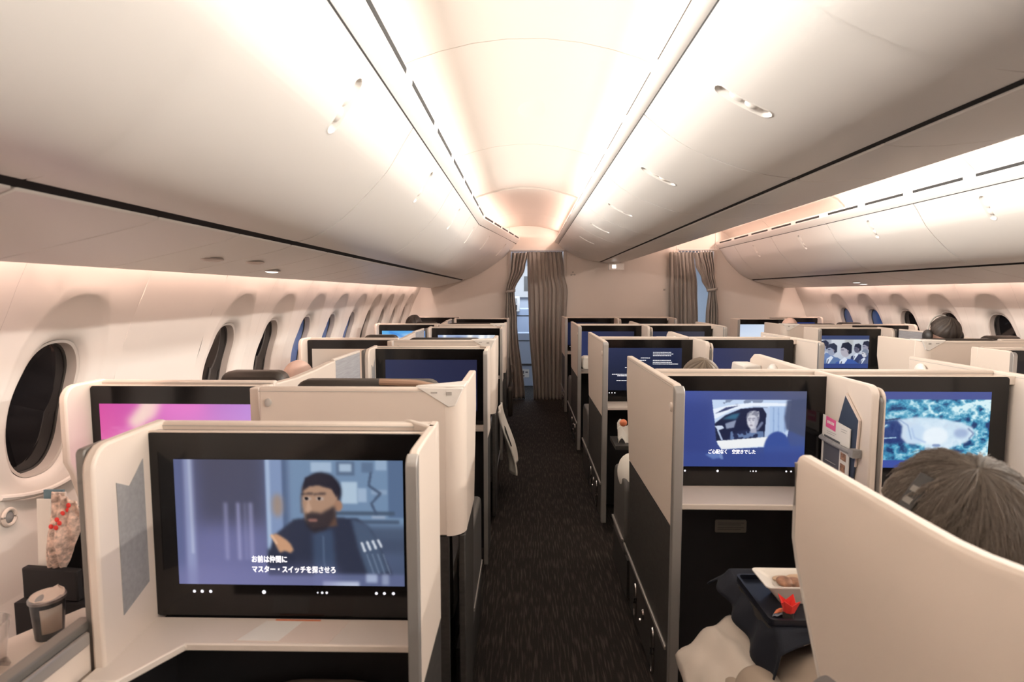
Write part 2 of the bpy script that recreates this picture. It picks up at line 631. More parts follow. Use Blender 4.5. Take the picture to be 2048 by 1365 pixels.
def window_panel(side, yc, blue):
    y0, y1 = yc - WPITCH / 2, yc + WPITCH / 2
    z0, z1 = 0.50, 1.80
    rect = []
    for k in range(NW):
        t = 2 * math.pi * k / NW
        c, s = math.cos(t), math.sin(t)
        sy = (WPITCH / 2 - 0.0002) / abs(c) if abs(c) > 1e-6 else 9
        sz = ((z1 - WIN_ZC) if s > 0 else (WIN_ZC - z0)) / abs(s) if abs(s) > 1e-6 else 9
        q = min(sy, sz)
        rect.append((yc + c * q, WIN_ZC + s * q))
    # put rect samples on the four corners
    for cy, cz in ((y0 + 0.0002, z0), (y1 - 0.0002, z0), (y0 + 0.0002, z1), (y1 - 0.0002, z1)):
        i = min(range(NW), key=lambda k: (rect[k][0] - cy) ** 2 + (rect[k][1] - cz) ** 2)
        rect[i] = (cy, cz)
    rec = super_loop(NW, yc, WIN_ZC, 0.210, 0.405, 0.43, 2.25)
    rec_in = super_loop(NW, yc, WIN_ZC, 0.203, 0.396, 0.42, 2.25)
    fr = super_loop(NW, yc, WIN_ZC, 0.150, 0.252, 0.252, 2.6)
    fr2 = super_loop(NW, yc, WIN_ZC, 0.138, 0.240, 0.240, 2.6)

    def mix(a, b, t):
        return [(p[0] + (q[0] - p[0]) * t, p[1] + (q[1] - p[1]) * t) for p, q in zip(a, b)]
    loops = [(rect, 0)] + [(mix(rect, rec, t), 0) for t in (0.33, 0.66, 0.9)] + [(rec, 0.0), (rec_in, 0.004)]
    loops += [(mix(rec_in, fr, t), 0.004 + 0.015 * t) for t in (0.3, 0.6, 0.85)] + [(fr, 0.023), (fr2, 0.042)]
    m = MB()
    m.loft([[wall_pt(side, y, z, d) for y, z in lp] for lp, d in loops], True, False)
    w = m.build('wall_%s' % ('left' if side < 0 else 'right'), 'wall_white', smooth=True, angle=50)
    structure(w)
    win_no[0] += 1
    win = thing('window_%d' % win_no[0], 'cabin window', 'window', wall_pt(side, yc, WIN_ZC, 0.07))
    structure(win)
    del win['label'], win['category']
    a = super_loop(NW, yc, WIN_ZC, 0.138, 0.240, 0.240, 2.6)
    b = super_loop(NW, yc, WIN_ZC, 0.128, 0.230, 0.230, 2.6)
    c = super_loop(NW, yc, WIN_ZC, 0.122, 0.224, 0.224, 2.6)
    m = MB()
    m.loft([[wall_pt(side, y, z, d) for y, z in lp] for lp, d in ((a, 0.038), (b, 0.040), (b, 0.078))], True, False)
    m.build('frame', 'window_frame', win, smooth=True)
    m = MB()
    m.loft([[wall_pt(side, y, z, d) for y, z in lp] for lp, d in ((b, 0.077), (c, 0.079), (c, 0.090))], True, False)
    m.build('gasket', 'window_gasket', win, smooth=True)
    c2 = [(CX + side * (wall_w(z) + 0.083), y, z) for y, z in c]
    c3 = [(p[0] + side * 0.004, p[1], p[2]) for p in c2]
    m = MB().loft([c2, c3])
    m.build('pane', 'window_blue_reflection' if blue else 'window_black', win)


def plain_panel(side, y0, y1):
    m = MB()
    zs = [0.50 + 1.30 * k / 12 for k in range(13)]
    m.loft([[wall_pt(side, y, z) for z in zs] + [wall_pt(side, y, z, 0.02) for z in reversed(zs)] for y in (y0 + 0.0002, y1 - 0.0002)])
    structure(m.build('wall_%s' % ('left' if side < 0 else 'right'), 'wall_white', smooth=True))


for side, nm in ((-1, 'left'), (1, 'right')):
    m = MB()
    zs = [0.0, 0.12, 0.25, 0.38, 0.50]
    m.loft([[wall_pt(side, y, z) for z in zs] + [wall_pt(side, y, z, 0.02) for z in reversed(zs)] for y in (YB, YE)])
    structure(m.build('wall_%s' % nm, 'wall_white', smooth=True))
    m = MB()
    zs = [1.80, 1.88, 1.95, 2.12]
    m.loft([[wall_pt(side, y, min(z, 1.95)) if z < 2 else (CX + side * 2.2, y, z) for z in zs] +
            [wall_pt(side, y, min(z, 1.95), 0.02) if z < 2 else (CX + side * 2.22, y, z) for z in reversed(zs)] for y in (YB, YE)])
    structure(m.build('wall_%s' % nm, 'wall_white'))
    # a cover strip behind the windows: outer skin
    m = MB().loft([[(CX + side * (wall_w(z) + 0.20), y, z) for z in (0.4, 0.8, 1.2, 1.6, 1.9)] + [(CX + side * (wall_w(z) + 0.21), y, z) for z in (1.9, 1.6, 1.2, 0.8, 0.4)] for y in (YB, YE)])
    structure(m.build('wall_%s_skin' % nm, 'gap_black'))

y0 = 1.93 - WPITCH / 2
cells = []
k = -9
while y0 + k * WPITCH < YE:
    cells.append((k, y0 + k * WPITCH))
    k += 1
for k, ya in cells:
    yb = ya + WPITCH
    if yb > YE:
        yb = YE
    if ya < YB:
        ya = YB
    for side in (-1, 1):
        sh = -0.005 if side > 0 else 0.0
        full = (yb - ya) > WPITCH - 1e-6
        if side < 0 and k == 1 or not full or (k < -2):
            plain_panel(side, ya + sh, min(yb + sh, YE))
        else:
            blue = (side < 0 and k in (4, 5, 6)) or (side > 0 and k in (8, 9))  # panes that carry the painted blue screen reflection
            if side > 0 and k >= 10:
                plain_panel(side, ya + sh, min(yb + sh, YE))
            else:
                window_panel(side, ya + sh + WPITCH / 2, blue)

# ---- far bulkhead: panels between wall and doorways
YF = YE
DOORS = [(-0.22, 0.54), (2.07, 2.60)]
DTOP = H + 0.585


def far_panel(name, x0, x1, z1=2.45, matn='bulkhead'):
    m = MB().box(x0, x1, YF, YF + 0.06, 0.0, z1)
    structure(m.build(name, matn, bevel=0.004))


far_panel('wall_far_left', CX - 2.86, DOORS[0][0])
far_panel('wall_far_middle', DOORS[0][1], DOORS[1][0])
far_panel('wall_far_right', DOORS[1][1], CX + 2.86)
for a, b in DOORS:
    m = MB().box(a + 0.002, b - 0.002, YF, YF + 0.06, DTOP, 2.45)
    structure(m.build('wall_far_header', 'bulkhead', bevel=0.004))
# door jamb strips
n = 0
for a, b in DOORS:
    for x in (a, b):
        n += 1
        m = MB().box(x - 0.022, x + 0.022, YF - 0.02, YF + 0.075, 0.0, DTOP)
        structure(m.build('trim_%d' % n, 'cream_rim', bevel=0.006))
# rear wall behind the camera
m = MB().box(CX - 2.86, CX + 2.86, YB - 0.06, YB, 0, 2.45)
structure(m.build('wall_rear', 'bulkhead'))

# ================================================================== OVERHEAD BINS
OUT = [(0.418, 0.614), (0.450, 0.565), (0.482, 0.511), (0.515, 0.460), (0.546, 0.424), (0.578, 0.390), (0.64, 0.328), (0.70, 0.276), (0.762, 0.234), (0.825, 0.207), (0.868, 0.197)]
CEN = [(0.450, 0.680), (0.495, 0.643), (0.539, 0.608), (0.615, 0.560), (0.706, 0.518), (0.797, 0.484), (0.887, 0.459), (0.955, 0.447), (1.02, 0.439)]


def resample(prof, n):
    d = [0]
    for a, b in zip(prof[:-1], prof[1:]):
        d.append(d[-1] + math.hypot(b[0] - a[0], b[1] - a[1]))
    out = []
    for k in range(n + 1):
        s = d[-1] * k / n
        i = max(j for j in range(len(d)) if d[j] <= s + 1e-9)
        i = min(i, len(prof) - 2)
        t = (s - d[i]) / (d[i + 1] - d[i])
        # Catmull-Rom for a smooth face
        p0, p1, p2, p3 = prof[max(i - 1, 0)], prof[i], prof[i + 1], prof[min(i + 2, len(prof) - 1)]
        out.append(tuple(0.5 * (2 * p1[c] + (p2[c] - p0[c]) * t + (2 * p0[c] - 5 * p1[c] + 4 * p2[c] - p3[c]) * t * t +
                                (3 * p1[c] - p0[c] - 3 * p2[c] + p3[c]) * t ** 3) for c in (0, 1)))
    return out, d[-1]


def face_frame(prof, s, L):
    """position and normal (pointing into the cabin: down/inward) at arc fraction s"""
    i = min(int(s * (len(prof) - 1)), len(prof) - 2)
    t = s * (len(prof) - 1) - i
    p = (prof[i][0] + (prof[i + 1][0] - prof[i][0]) * t, prof[i][1] + (prof[i + 1][1] - prof[i][1]) * t)
    a, b = prof[max(i - 1, 0)], prof[min(i + 2, len(prof) - 1)]
    tx, tz = b[0] - a[0], b[1] - a[1]
    l = math.hypot(tx, tz)
    return p, (tz / l, -tx / l), (tx / l, tz / l)      # point, normal (down-left for left-to-right falling face), tangent


def pill(du, dv, hl, hw):
    """signed distance to a pill with half length hl along u"""
    q = max(abs(du) - (hl - hw), 0.0)
    return math.hypot(q, dv) - hw


def overhead_bin(kind, y0, y1, label, latch_y=None, proud=0.0, shift0=0.0, shift1=0.0):
    """kind: 'left' outer, 'right' outer, 'centre'"""
    base = CEN if kind == 'centre' else OUT
    mapx = (lambda x: -x) if kind == 'left' else ((lambda x: 2 * CX + x) if kind == 'right' else (lambda x: x))
    t = thing('overhead_bin', label, 'overhead bin', (mapx(0.75), (y0 + y1) / 2, H + 0.25), 'overhead bins %s' % {'left': 'above the left windows', 'right': 'above the right windows', 'centre': 'above the middle seats'}[kind])
    prof, L = resample(base, 40)

    def warp(x, z, y):
        f = (y - y0) / (y1 - y0)
        sft = shift0 + (shift1 - shift0) * f
        k = max(0.0, min(1.0, (0.868 - x) / 0.454)) if kind != 'centre' else 0
        return x - sft * k, z + sft * 0.25 * k
    g = 0.004
    # breakpoints along the bin, dense around the latch
    ys = set(y0 + g + (y1 - y0 - 2 * g) * k / 10 for k in range(11))
    ss = set(k / 24 for k in range(25))
    sc, hl, hw = (0.206, 0.080, 0.021) if kind != 'centre' else (0.350, 0.088, 0.021)
    if latch_y is not None:
        ys = set(y for y in ys if abs(y - latch_y) > 0.05 or y in (y0 + g, y1 - g)) | set(latch_y + (k - 17) * 0.0027 for k in range(35))
        ss = set(s for s in ss if abs(s - sc) * L > hl + 0.02) | set(sc + (k - 38) * 0.0028 / L for k in range(77))
    ys, ss = sorted(ys), sorted(ss)
    fr = [face_frame(prof, s, L) for s in ss]

    def pt(i, y, d):
        p, nrm, tg = fr[i]
        x, z = warp(p[0], p[1], y)
        # nrm points down/inboard
        return (mapx(x + nrm[0] * d), y, H + z + nrm[1] * d)
    m = MB()
    vs, fs = [], []
    nu = len(ss)
    for y in ys:
        for i, s in enumerate(ss):
            d = proud * (1 - s ** 4)
            if latch_y is not None:
                sd = pill((s - sc) * L, y - latch_y, hl, hw)
                d += -0.012 * smoothstep(0.004, -0.006, sd) + 0.0018 * math.exp(-((sd - 0.003) / 0.003) ** 2)
            vs.append(pt(i, y, d))
    nv = len(ys)
    for j in range(nv - 1):
        for i in range(nu - 1):
            fs.append((j * nu + i, j * nu + i + 1, (j + 1) * nu + i + 1, (j + 1) * nu + i))
    # returns of the door edges into the gap
    n0 = len(vs)
    loop = [i for i in range(nu)] + [j * nu + nu - 1 for j in range(1, nv)] + [(nv - 1) * nu + i for i in range(nu - 2, -1, -1)] + [j * nu for j in range(nv - 2, 0, -1)]
    for q in loop:
        j, i = divmod(q, nu)
        p = pt(i, ys[j], -0.022)
        vs.append(p)
    for k in range(len(loop)):
        k2 = (k + 1) % len(loop)
        fs.append((loop[k], loop[k2], n0 + k2, n0 + k))
    m.add(vs, fs)
    m.build('door', 'bin_white', t, smooth=True, angle=40)
    # latch paddles in the recess
    if latch_y is not None:
        m = MB()
        for du, ru, rd in ((0.028, 0.024, 0.011), (-0.022, 0.026, 0.007)):
            s = sc + du / L
            p, nrm, tg = face_frame(prof, s, L)
            x, z = warp(p[0], p[1], latch_y)
            c = Vector((mapx(x - nrm[0] * 0.009), latch_y, H + z - nrm[1] * 0.009))
            ax = Vector((mapx(1) - mapx(0), 0, 0)) * tg[0] + Vector((0, 0, tg[1]))
            an = Vector((mapx(1) - mapx(0), 0, 0)) * nrm[0] + Vector((0, 0, nrm[1]))
            ay = Vector((0, 1, 0))
            rings = []
            for a in range(9):
                b = -1.5 + 3.0 * a / 8
                rings.append([c + ax * (ru * math.cos(b) * math.cos(2 * math.pi * q / 16)) + ay * (0.0175 * math.cos(b) * math.sin(2 * math.pi * q / 16)) + an * (rd * math.sin(b)) for q in range(16)])
            m.loft(rings)
        m.build('latch', 'badge', t, smooth=True, angle=60)
    # body behind the door
    if kind == 'centre':
        poly = [(x + 0.0, z + 0.022) for x, z in prof[::4]]
        # mirrored far side
        full = poly + [(2 * CX - x, z) for x, z in reversed(poly)]
        full = full + [(2 * CX - 0.50, 0.690), (0.50, 0.690)]
        m = MB().loft([[(x, y, H + z) for x, z in full] for y in (y0, y1)])
        m.build('body', 'seam', t)
        far = [(2 * CX - x, z) for x, z in prof[::4]]
        m = MB().loft([[(x, y, H + z) for x, z in far] + [(x, y, H + z + 0.02) for x, z in reversed(far)] for y in (y0 + g, y1 - g)])
        m.build('rear_door', 'bin_white', t, smooth=True)
        # service panel under the bin
        e0 = prof[-1]
        for k in range(2):
            ya, yb = y0 + g + (y1 - y0) * k / 2, y0 + (y1 - y0) * (k + 1) / 2 - (g if k else 0.0015)
            pts = [(e0[0] + 0.022, 0.431), (1.10, 0.426), (1.20, 0.428), (1.30, 0.436), (1.42, 0.452)]
            m = MB().loft([[(x, y, H + z) for x, z in pts] + [(x, y, H + z + 0.02) for x, z in reversed(pts)] for y in (ya, yb)])
            m.build('service_panel', 'bin_white', t, bevel=0.003, smooth=True)
        m = MB().box(e0[0] - 0.002, e0[0] + 0.024, y0, y1, H + 0.4375, H + 0.462)
        m.build('finger_groove', 'gap_black', t)
    else:
        s0, s1 = shift0, shift1
        rings = []
        for y in (y0, y1):
            poly = []
            for p in prof[::4]:
                x, z = warp(p[0], p[1], y)
                poly.append((mapx(x + 0.012), y, H + z + 0.018))
            poly += [(mapx(1.31), y, H + 0.098), (mapx(1.33), y, H + 0.30), (mapx(1.10), y, H + 0.58)]
            rings.append(poly)
        MB().loft(rings).build('body', 'seam', t)
        npan = 3
        for k in range(npan):
            ya = y0 + (y1 - y0) * k / npan + (g if k == 0 else 0.0018)
            yb = y0 + (y1 - y0) * (k + 1) / npan - (g if k == npan - 1 else 0.0018)
            pts = [(0.888, 0.180), (0.93, 0.166), (1.02, 0.144), (1.12, 0.122), (1.22, 0.100), (1.30, 0.083), (1.32, 0.081), (1.328, 0.090)]
            m = MB().loft([[(mapx(x), y, H + z) for x, z in pts] + [(mapx(x), y, H + z + 0.016) for x, z in reversed(pts)] for y in (ya, yb)])
            m.build('service_panel', 'bin_white', t, bevel=0.003, smooth=True)
        m = MB()
        m.loft([[(mapx(x), y, H + z) for x, z in ((0.864, 0.2005), (0.889, 0.185), (0.90, 0.20), (0.875, 0.22))] for y in (y0, y1)])
        m.build('finger_groove', 'gap_black', t)
    return t


ORD = ['first', 'second', 'third', 'fourth', 'fifth', 'sixth', 'seventh', 'eighth']
seams = [-2.50, -1.35, -0.18, 0.985, 2.16, 3.34, 4.45, 5.15]
for k, (a, b) in enumerate(zip(seams[:-1], seams[1:])):
    if b < -0.2:
        continue
    nme = ORD[k - 2]
    overhead_bin('left', a, b, 'white overhead bin above the left windows, %s from the camera end' % nme if k > 2 else
                 'large white overhead bin door bulging out at the upper left corner, nearest the camera',
                 latch_y=(4.97 if k == 6 else (a + b) / 2), proud=0.014 if k == 2 else 0.0)
overhead_bin('left', 5.15, 6.55, 'white overhead bin where the left row bends inward towards the curtain', 5.9, 0, 0.0, 0.15)
overhead_bin('left', 6.55, YE - 0.005, 'last white overhead bin of the left row, against the bulkhead', 7.2, 0, 0.15, 0.29)
cs = [-0.10, 1.20, 2.24, 3.32, 4.42, 5.40, 6.55, YE - 0.005]
cl = ['largest white bin above the middle seats, cut by the top edge of the picture',
      'white bin above the middle seats with the largest visible oval latch',
      'white bin above the middle seats, second latch from the camera', 'white bin above the middle seats, third latch from the camera',
      'white bin above the middle seats, fourth latch from the camera', 'white bin above the middle seats, last but one before the bulkhead',
      'white bin above the middle seats ending at the bulkhead above the lit sign']
for k, (a, b) in enumerate(zip(cs[:-1], cs[1:])):
    overhead_bin('centre', a, b, cl[k], latch_y=(a + b) / 2, proud=0.008 if k == 0 else 0.0)
rs = [0.80, 1.85, 2.93, 4.03, 5.16, 6.31, 7.40, YE - 0.005]
for k, (a, b) in enumerate(zip(rs[:-1], rs[1:])):
    if k < 1:
        continue
    overhead_bin('right', a, b, 'white overhead bin above the right windows, %s counted from the bulkhead' % ORD[len(rs) - 2 - k],
                 latch_y=(a + b) / 2 if k < 6 else None)

# ---- rails and vent ledges above the bins (cove lips)
trim_no = [10]


def cove_lip(cx, s, hr, sh=0.0, dx=0.0):
    """ledge between bin rail and cove, s=-1 left / +1 right of the aisle ceiling"""
    trim_no[0] += 1
    lh = 0.55 if dx > 0.02 else 1.0            # the middle side has a lower lip
    segs = [(YB, 5.15, 0, 0)] + ([(5.15, YE, 0.0, 0.29)] if sh else [(5.15, YE, 0.0, 0.0)])
    for ya, yb, s0, s1 in segs:
        rings = []
        for y, q in ((ya, s0), (yb, s1)):
            q -= dx
            pts = [(0.412 - q, hr + 0.004 + (q + dx) * .25), (0.385 - q, hr + 0.030 * lh + (q + dx) * .25), (0.368 - q, hr + 0.056 * lh + (q + dx) * .25), (0.364 - q, hr + 0.088 * lh + (q + dx) * .25), (0.372 - q, hr + 0.096 * lh + (q + dx) * .25),
                   (0.39 - q, hr + 0.07 * lh + (q + dx) * .25), (0.47 - q * .6, hr + 0.004 + (q + dx) * .25)]
            rings.append([(cx + s * x, y, H + z) for x, z in pts])
        o = structure(MB().loft(rings).build('trim_%d' % trim_no[0], 'bin_white', smooth=True, angle=25))
        # dashed air slots
        k = 0
        y = ya + 0.05
        while y + 0.46 < yb:
            def q_at(yy):
                return s0 + (s1 - s0) * (yy - ya) / (yb - ya)
            r2 = []
            for yy in (y, y + 0.44):
                q = q_at(yy) - dx
                r2.append([(cx + s * (0.3655 - q), yy, H + hr + 0.063 * lh + (q + dx) * .25), (cx + s * (0.3635 - q), yy, H + hr + 0.080 * lh + (q + dx) * .25),
                           (cx + s * (0.371 - q), yy, H + hr + 0.080 * lh + (q + dx) * .25), (cx + s * (0.373 - q), yy, H + hr + 0.063 * lh + (q + dx) * .25)])
            if (cx == 0 and s < 0) or (cx > 0 and s > 0):
                MB().loft(r2).build('air_slot', 'vent_black', o)
            else:
                r2 = [[(p[0], p[1], p[2] - 0.012 if i in (1, 2) else p[2]) for i, p in enumerate(r)] for r in r2]
                MB().loft(r2).build('air_slot', 'seam', o)
            y += 0.54
        # thin dark shadow gap between bin door and ledge
        r2 = []
        for y, q in ((ya, s0 - dx), (yb, s1 - dx)):
            r2.append([(cx + s * (0.418 - q), y, H + hr + (q + dx) * .25 - 0.003), (cx + s * (0.4105 - q), y, H + hr + 0.005 + (q + dx) * .25), (cx + s * (0.424 - q), y, H + hr + 0.010 + (q + dx) * .25)])
        MB().loft(r2).build('shadow_gap', 'vent_black', o)
    return o


cove_lip(0.0, -1, 0.614, 1, 0.004)
cove_lip(0.0, 1, 0.680, 0, 0.036)
cove_lip(2 * CX, -1, 0.680, 0, 0.036)
cove_lip(2 * CX, 1, 0.614, 0, 0.004)

# reading lamps set into the underside panels
for x, y, z, lit, lab in ((-1.19, 2.66, H + 0.1065, 1, 'lit oval reading lamp glowing in the underside of the left bins'),
                          (-1.12, 2.02, H + 0.122, 0, 'dark oval reading lamp under the left bins, behind the lit one'),
                          (-1.10, 2.30, H + 0.1265, 0, 'unlit oval reading lamp under the left bins beside the lit one'),
                          (-1.06, 0.80, H + 0.1355, 0, 'unlit oval reading lamp under the left bins nearest the camera')):
    t = thing('reading_lamp', lab, 'reading lamp', (x, y, z), 'reading lamps under the left bins')
    m = MB().ellipsoid((x, y, z), 0.034, 0.062, 0.006)
    m.build('bezel', 'red_lamp_off', t, smooth=True)
    m = MB().ellipsoid((x, y, z - 0.003), 0.024, 0.048, 0.006)
    m.build('lens', 'lens_lit' if lit else 'red_lamp_off', t, smooth=True)
for dx in (0, 0.07):
    x, y, z = 2 * CX + 1.14 + dx, 5.92, H + 0.117 - dx * 0.22
    t = thing('reading_lamp', 'small lit reading lamp slit under the right bins, %s' % ('inboard of its pair' if dx == 0 else 'outboard of its pair'), 'reading lamp', (x, y, z), 'lit reading lamps under the right bins')
    MB().ellipsoid((x, y, z), 0.026, 0.08, 0.006).build('bezel', 'badge', t, smooth=True)
    MB().ellipsoid((x, y, z - 0.003), 0.02, 0.06, 0.006).build('lens', 'lens_lit', t, smooth=True)

# moulded lip under the large left window
trim_no[0] += 1
pts = [wall_pt(-1, 1.93 - 0.19 + 0.38 * k / 16, 0.815 - 0.035 * math.sin(math.pi * k / 16), -0.006) for k in range(17)]
structure(MB().tube(pts, 0.010, 8).build('trim_%d' % trim_no[0], 'wall_white', smooth=True))

# ================================================================== SUITES
TOP = 1.182                                 # height of every partition top
SPLIT = 0.712                               # where the cream upper half meets the charcoal lower half


def monitor(con, x0, x1, z0, z1, y, sx0, sx1, sz0, sz1, img, icons=True, tilt=0.0):
    """x0<x1 bezel edges; sx/sz picture rectangle; y = front face"""
    m = MB().prism(rrect(x0, x1, z0, z1, 0.012), y, y + 0.03, 'y')
    mon = m.build('monitor', 'bezel', con, bevel=0.002, smooth=True)
    img.mesh(sx0, sx1, sz0, sz1, y - 0.0016, mon, 'screen')
    if icons:
        m = MB()
        w = sx1 - sx0
        zc = sz0 - 0.017
        for f, r in ((.065, .0032), (.10, .0034), (.138, .0034), (.376, .0042), (.615, .0018), (.635, .0026), (.655, .0026), (.875, .0032), (.91, .0032), (.95, .0034)):
            cx = sx0 + w * f
            ring = [(cx + r * math.cos(2 * math.pi * k / 14), y - 0.0012, zc + r * math.sin(2 * math.pi * k / 14)) for k in range(14)]
            m.add(ring, [tuple(range(14))])
        m.build('touch_key_markings', 'icon_white', mon, fix=False)
    return mon


def wing_outline(yn, yf, zt=TOP, zb=SPLIT, chamfer=0.0, slope=0.0, r=0.03):
    """near edge yn, far edge yf: (y,z) outline with rounded near top corner"""
    pts = [(yn, zb)]
    for k in range(6):
        a = math.pi - math.pi / 2 * k / 5
        pts.append((yn + r + r * math.cos(a), zt - r + r * math.sin(a)))
    if chamfer:
        pts += [(yf - chamfer * 0.1, zt), (yf, zt - chamfer)]
        pts += [(yf, zb)]
    elif slope:
        pts += [(yf, zt), (yf, 1.045), (yf - slope, zb)]
    else:
        pts += [(yf, zt), (yf, zb)]
    return pts


def side_console(s, xo, yb, label, img, sxr, kind='aisle', spec=None):
    """monitor console beside the left (s=-1) or right (s=+1) aisle; xo = inner edge, extends by s*u; yb = rear face"""
    def X(u):
        return xo + s * u
    W = 0.635 if kind == 'aisle' else 0.600
    wl = 0.262 if kind == 'aisle' else 0.185       # length of the outer wing
    t = thing('monitor_console', label, 'monitor console', (X(W / 2), yb - 0.05, 0.0),
              {-1: 'monitor consoles left of the left aisle', 1: 'monitor consoles right of the right aisle'}[s])
    MB().box(X(0.0), X(W), yb - 0.028, yb, 0.03, TOP - 0.004).build('back_panel', 'cream', t, bevel=0.006)
    # sloping ledge in front of the rim
    MB().prism([(yb - 0.026, TOP - 0.028), (yb - 0.070, TOP - 0.020), (yb - 0.073, TOP - 0.0105), (yb - 0.084, TOP - 0.0105), (yb - 0.084, TOP - 0.04), (yb - 0.026, TOP - 0.04)], X(0.012), X(W - 0.012), 'x').build('top_ledge', 'cream', t, bevel=0.002)
    MB().box(X(0.012), X(W - 0.012), yb - 0.0295, yb - 0.027, TOP - 0.0125, TOP - 0.0100).build('cap_seam', 'seam', t)
    if kind == 'aisle':
        yn = yb - 0.29
        MB().prism(wing_outline(yn + 0.012, yb - 0.015, TOP, SPLIT), X(-0.009), X(0.009), 'x').build('aisle_wing', 'cream', t, bevel=0.004)
        MB().prism(wing_outline(yn + 0.012, yb - 0.015, SPLIT - 0.003, 0.06, r=0.002), X(-0.008), X(0.008), 'x').build('lower_wing', 'charcoal', t)
        MB().prism(wing_outline(yn, yn + 0.022, TOP - 0.004, 0.05, r=0.02), X(-0.0105), X(0.0105), 'x').build('edge_post', 'aluminium', t, bevel=0.003)
        # bevelled corner joining the wing to the rim
        MB().prism([(X(0.0), yb - 0.075), (X(0.075), yb - 0.0), (X(0.055), yb + 0.0), (X(-0.012), yb - 0.06)], TOP - 0.06, TOP, 'z').build('corner_cap', 'cream_rim', t, bevel=0.004)
        xa, xb = sorted((X(0.014), X(W - 0.012)))
    else:
        xa, xb = sorted((X(0.0), X(W - 0.012)))
    # outer wing with its literature pocket
    toe = MB()
    toe.prism(([(yb - wl, 0.60)] if kind == 'aisle' else [(yb - 0.10, 0.70), (yb - wl + 0.02, 0.90), (yb - wl, 0.94)]) + wing_outline(yb - wl, yb - 0.01, TOP, 0.60, r=0.05)[1:], X(W - 0.012), X(W + 0.012), 'x')

    def toed(mb):
        if kind == 'aisle':                      # the wing leans in towards the camera end
            mb.v = [(p[0] - s * 0.019 * (yb - p[1]) / wl, p[1], p[2]) for p in mb.v]
        return mb
    ow = toed(toe).build('outer_wing', 'cream', t, bevel=0.006)
    if kind == 'aisle':
        toed(MB().prism(rrect(yb - wl + 0.012, yb - wl + 0.10, 0.62, TOP - 0.006, 0.012), X(W + 0.013), X(W + 0.030), 'x')).build('screen_edge', 'grey_frame', t, bevel=0.003)
    if kind == 'aisle':
        toed(MB().prism([(yb - 0.200, 0.82), (yb - 0.110, 0.845), (yb - 0.110, 1.118), (yb - 0.160, 1.075), (yb - 0.200, 1.095)], X(W - 0.0135), X(W - 0.0115), 'x')).build('literature_pocket', 'pocket_grey', ow)
    # monitor
    monitor(t, xa, xb, 0.752, TOP - 0.013, yb - 0.085, sxr[0], sxr[1], 0.827, 1.110, img)
    # shelf
    zs = 0.750
    out = [(X(0.014), yb - 0.086), (X(0.014), yb - 0.180), (X(0.495), yb - 0.183), (X(0.557), yb - 0.30), (X(W - 0.012), yb - 0.30), (X(W - 0.012), yb - 0.086)]
    if kind != 'aisle':
        out = [(X(0.0), yb - 0.086), (X(0.0), yb - 0.175), (X(W - 0.012), yb - 0.175), (X(W - 0.012), yb - 0.086)]
    MB().prism(out, zs - 0.016, zs, 'z').build('shelf', 'cream_rim', t, bevel=0.003)
    # footwell
    MB().box(X(0.014), X(W - 0.014), yb - 0.045, yb - 0.028, 0.03, 0.733).build('footwell_lining', 'footwell_black', t)
    MB().box(X(W - 0.03), X(W - 0.014), yb - 0.28, yb - 0.045, 0.03, 0.733).build('footwell_side', 'footwell_black', t)
    return t


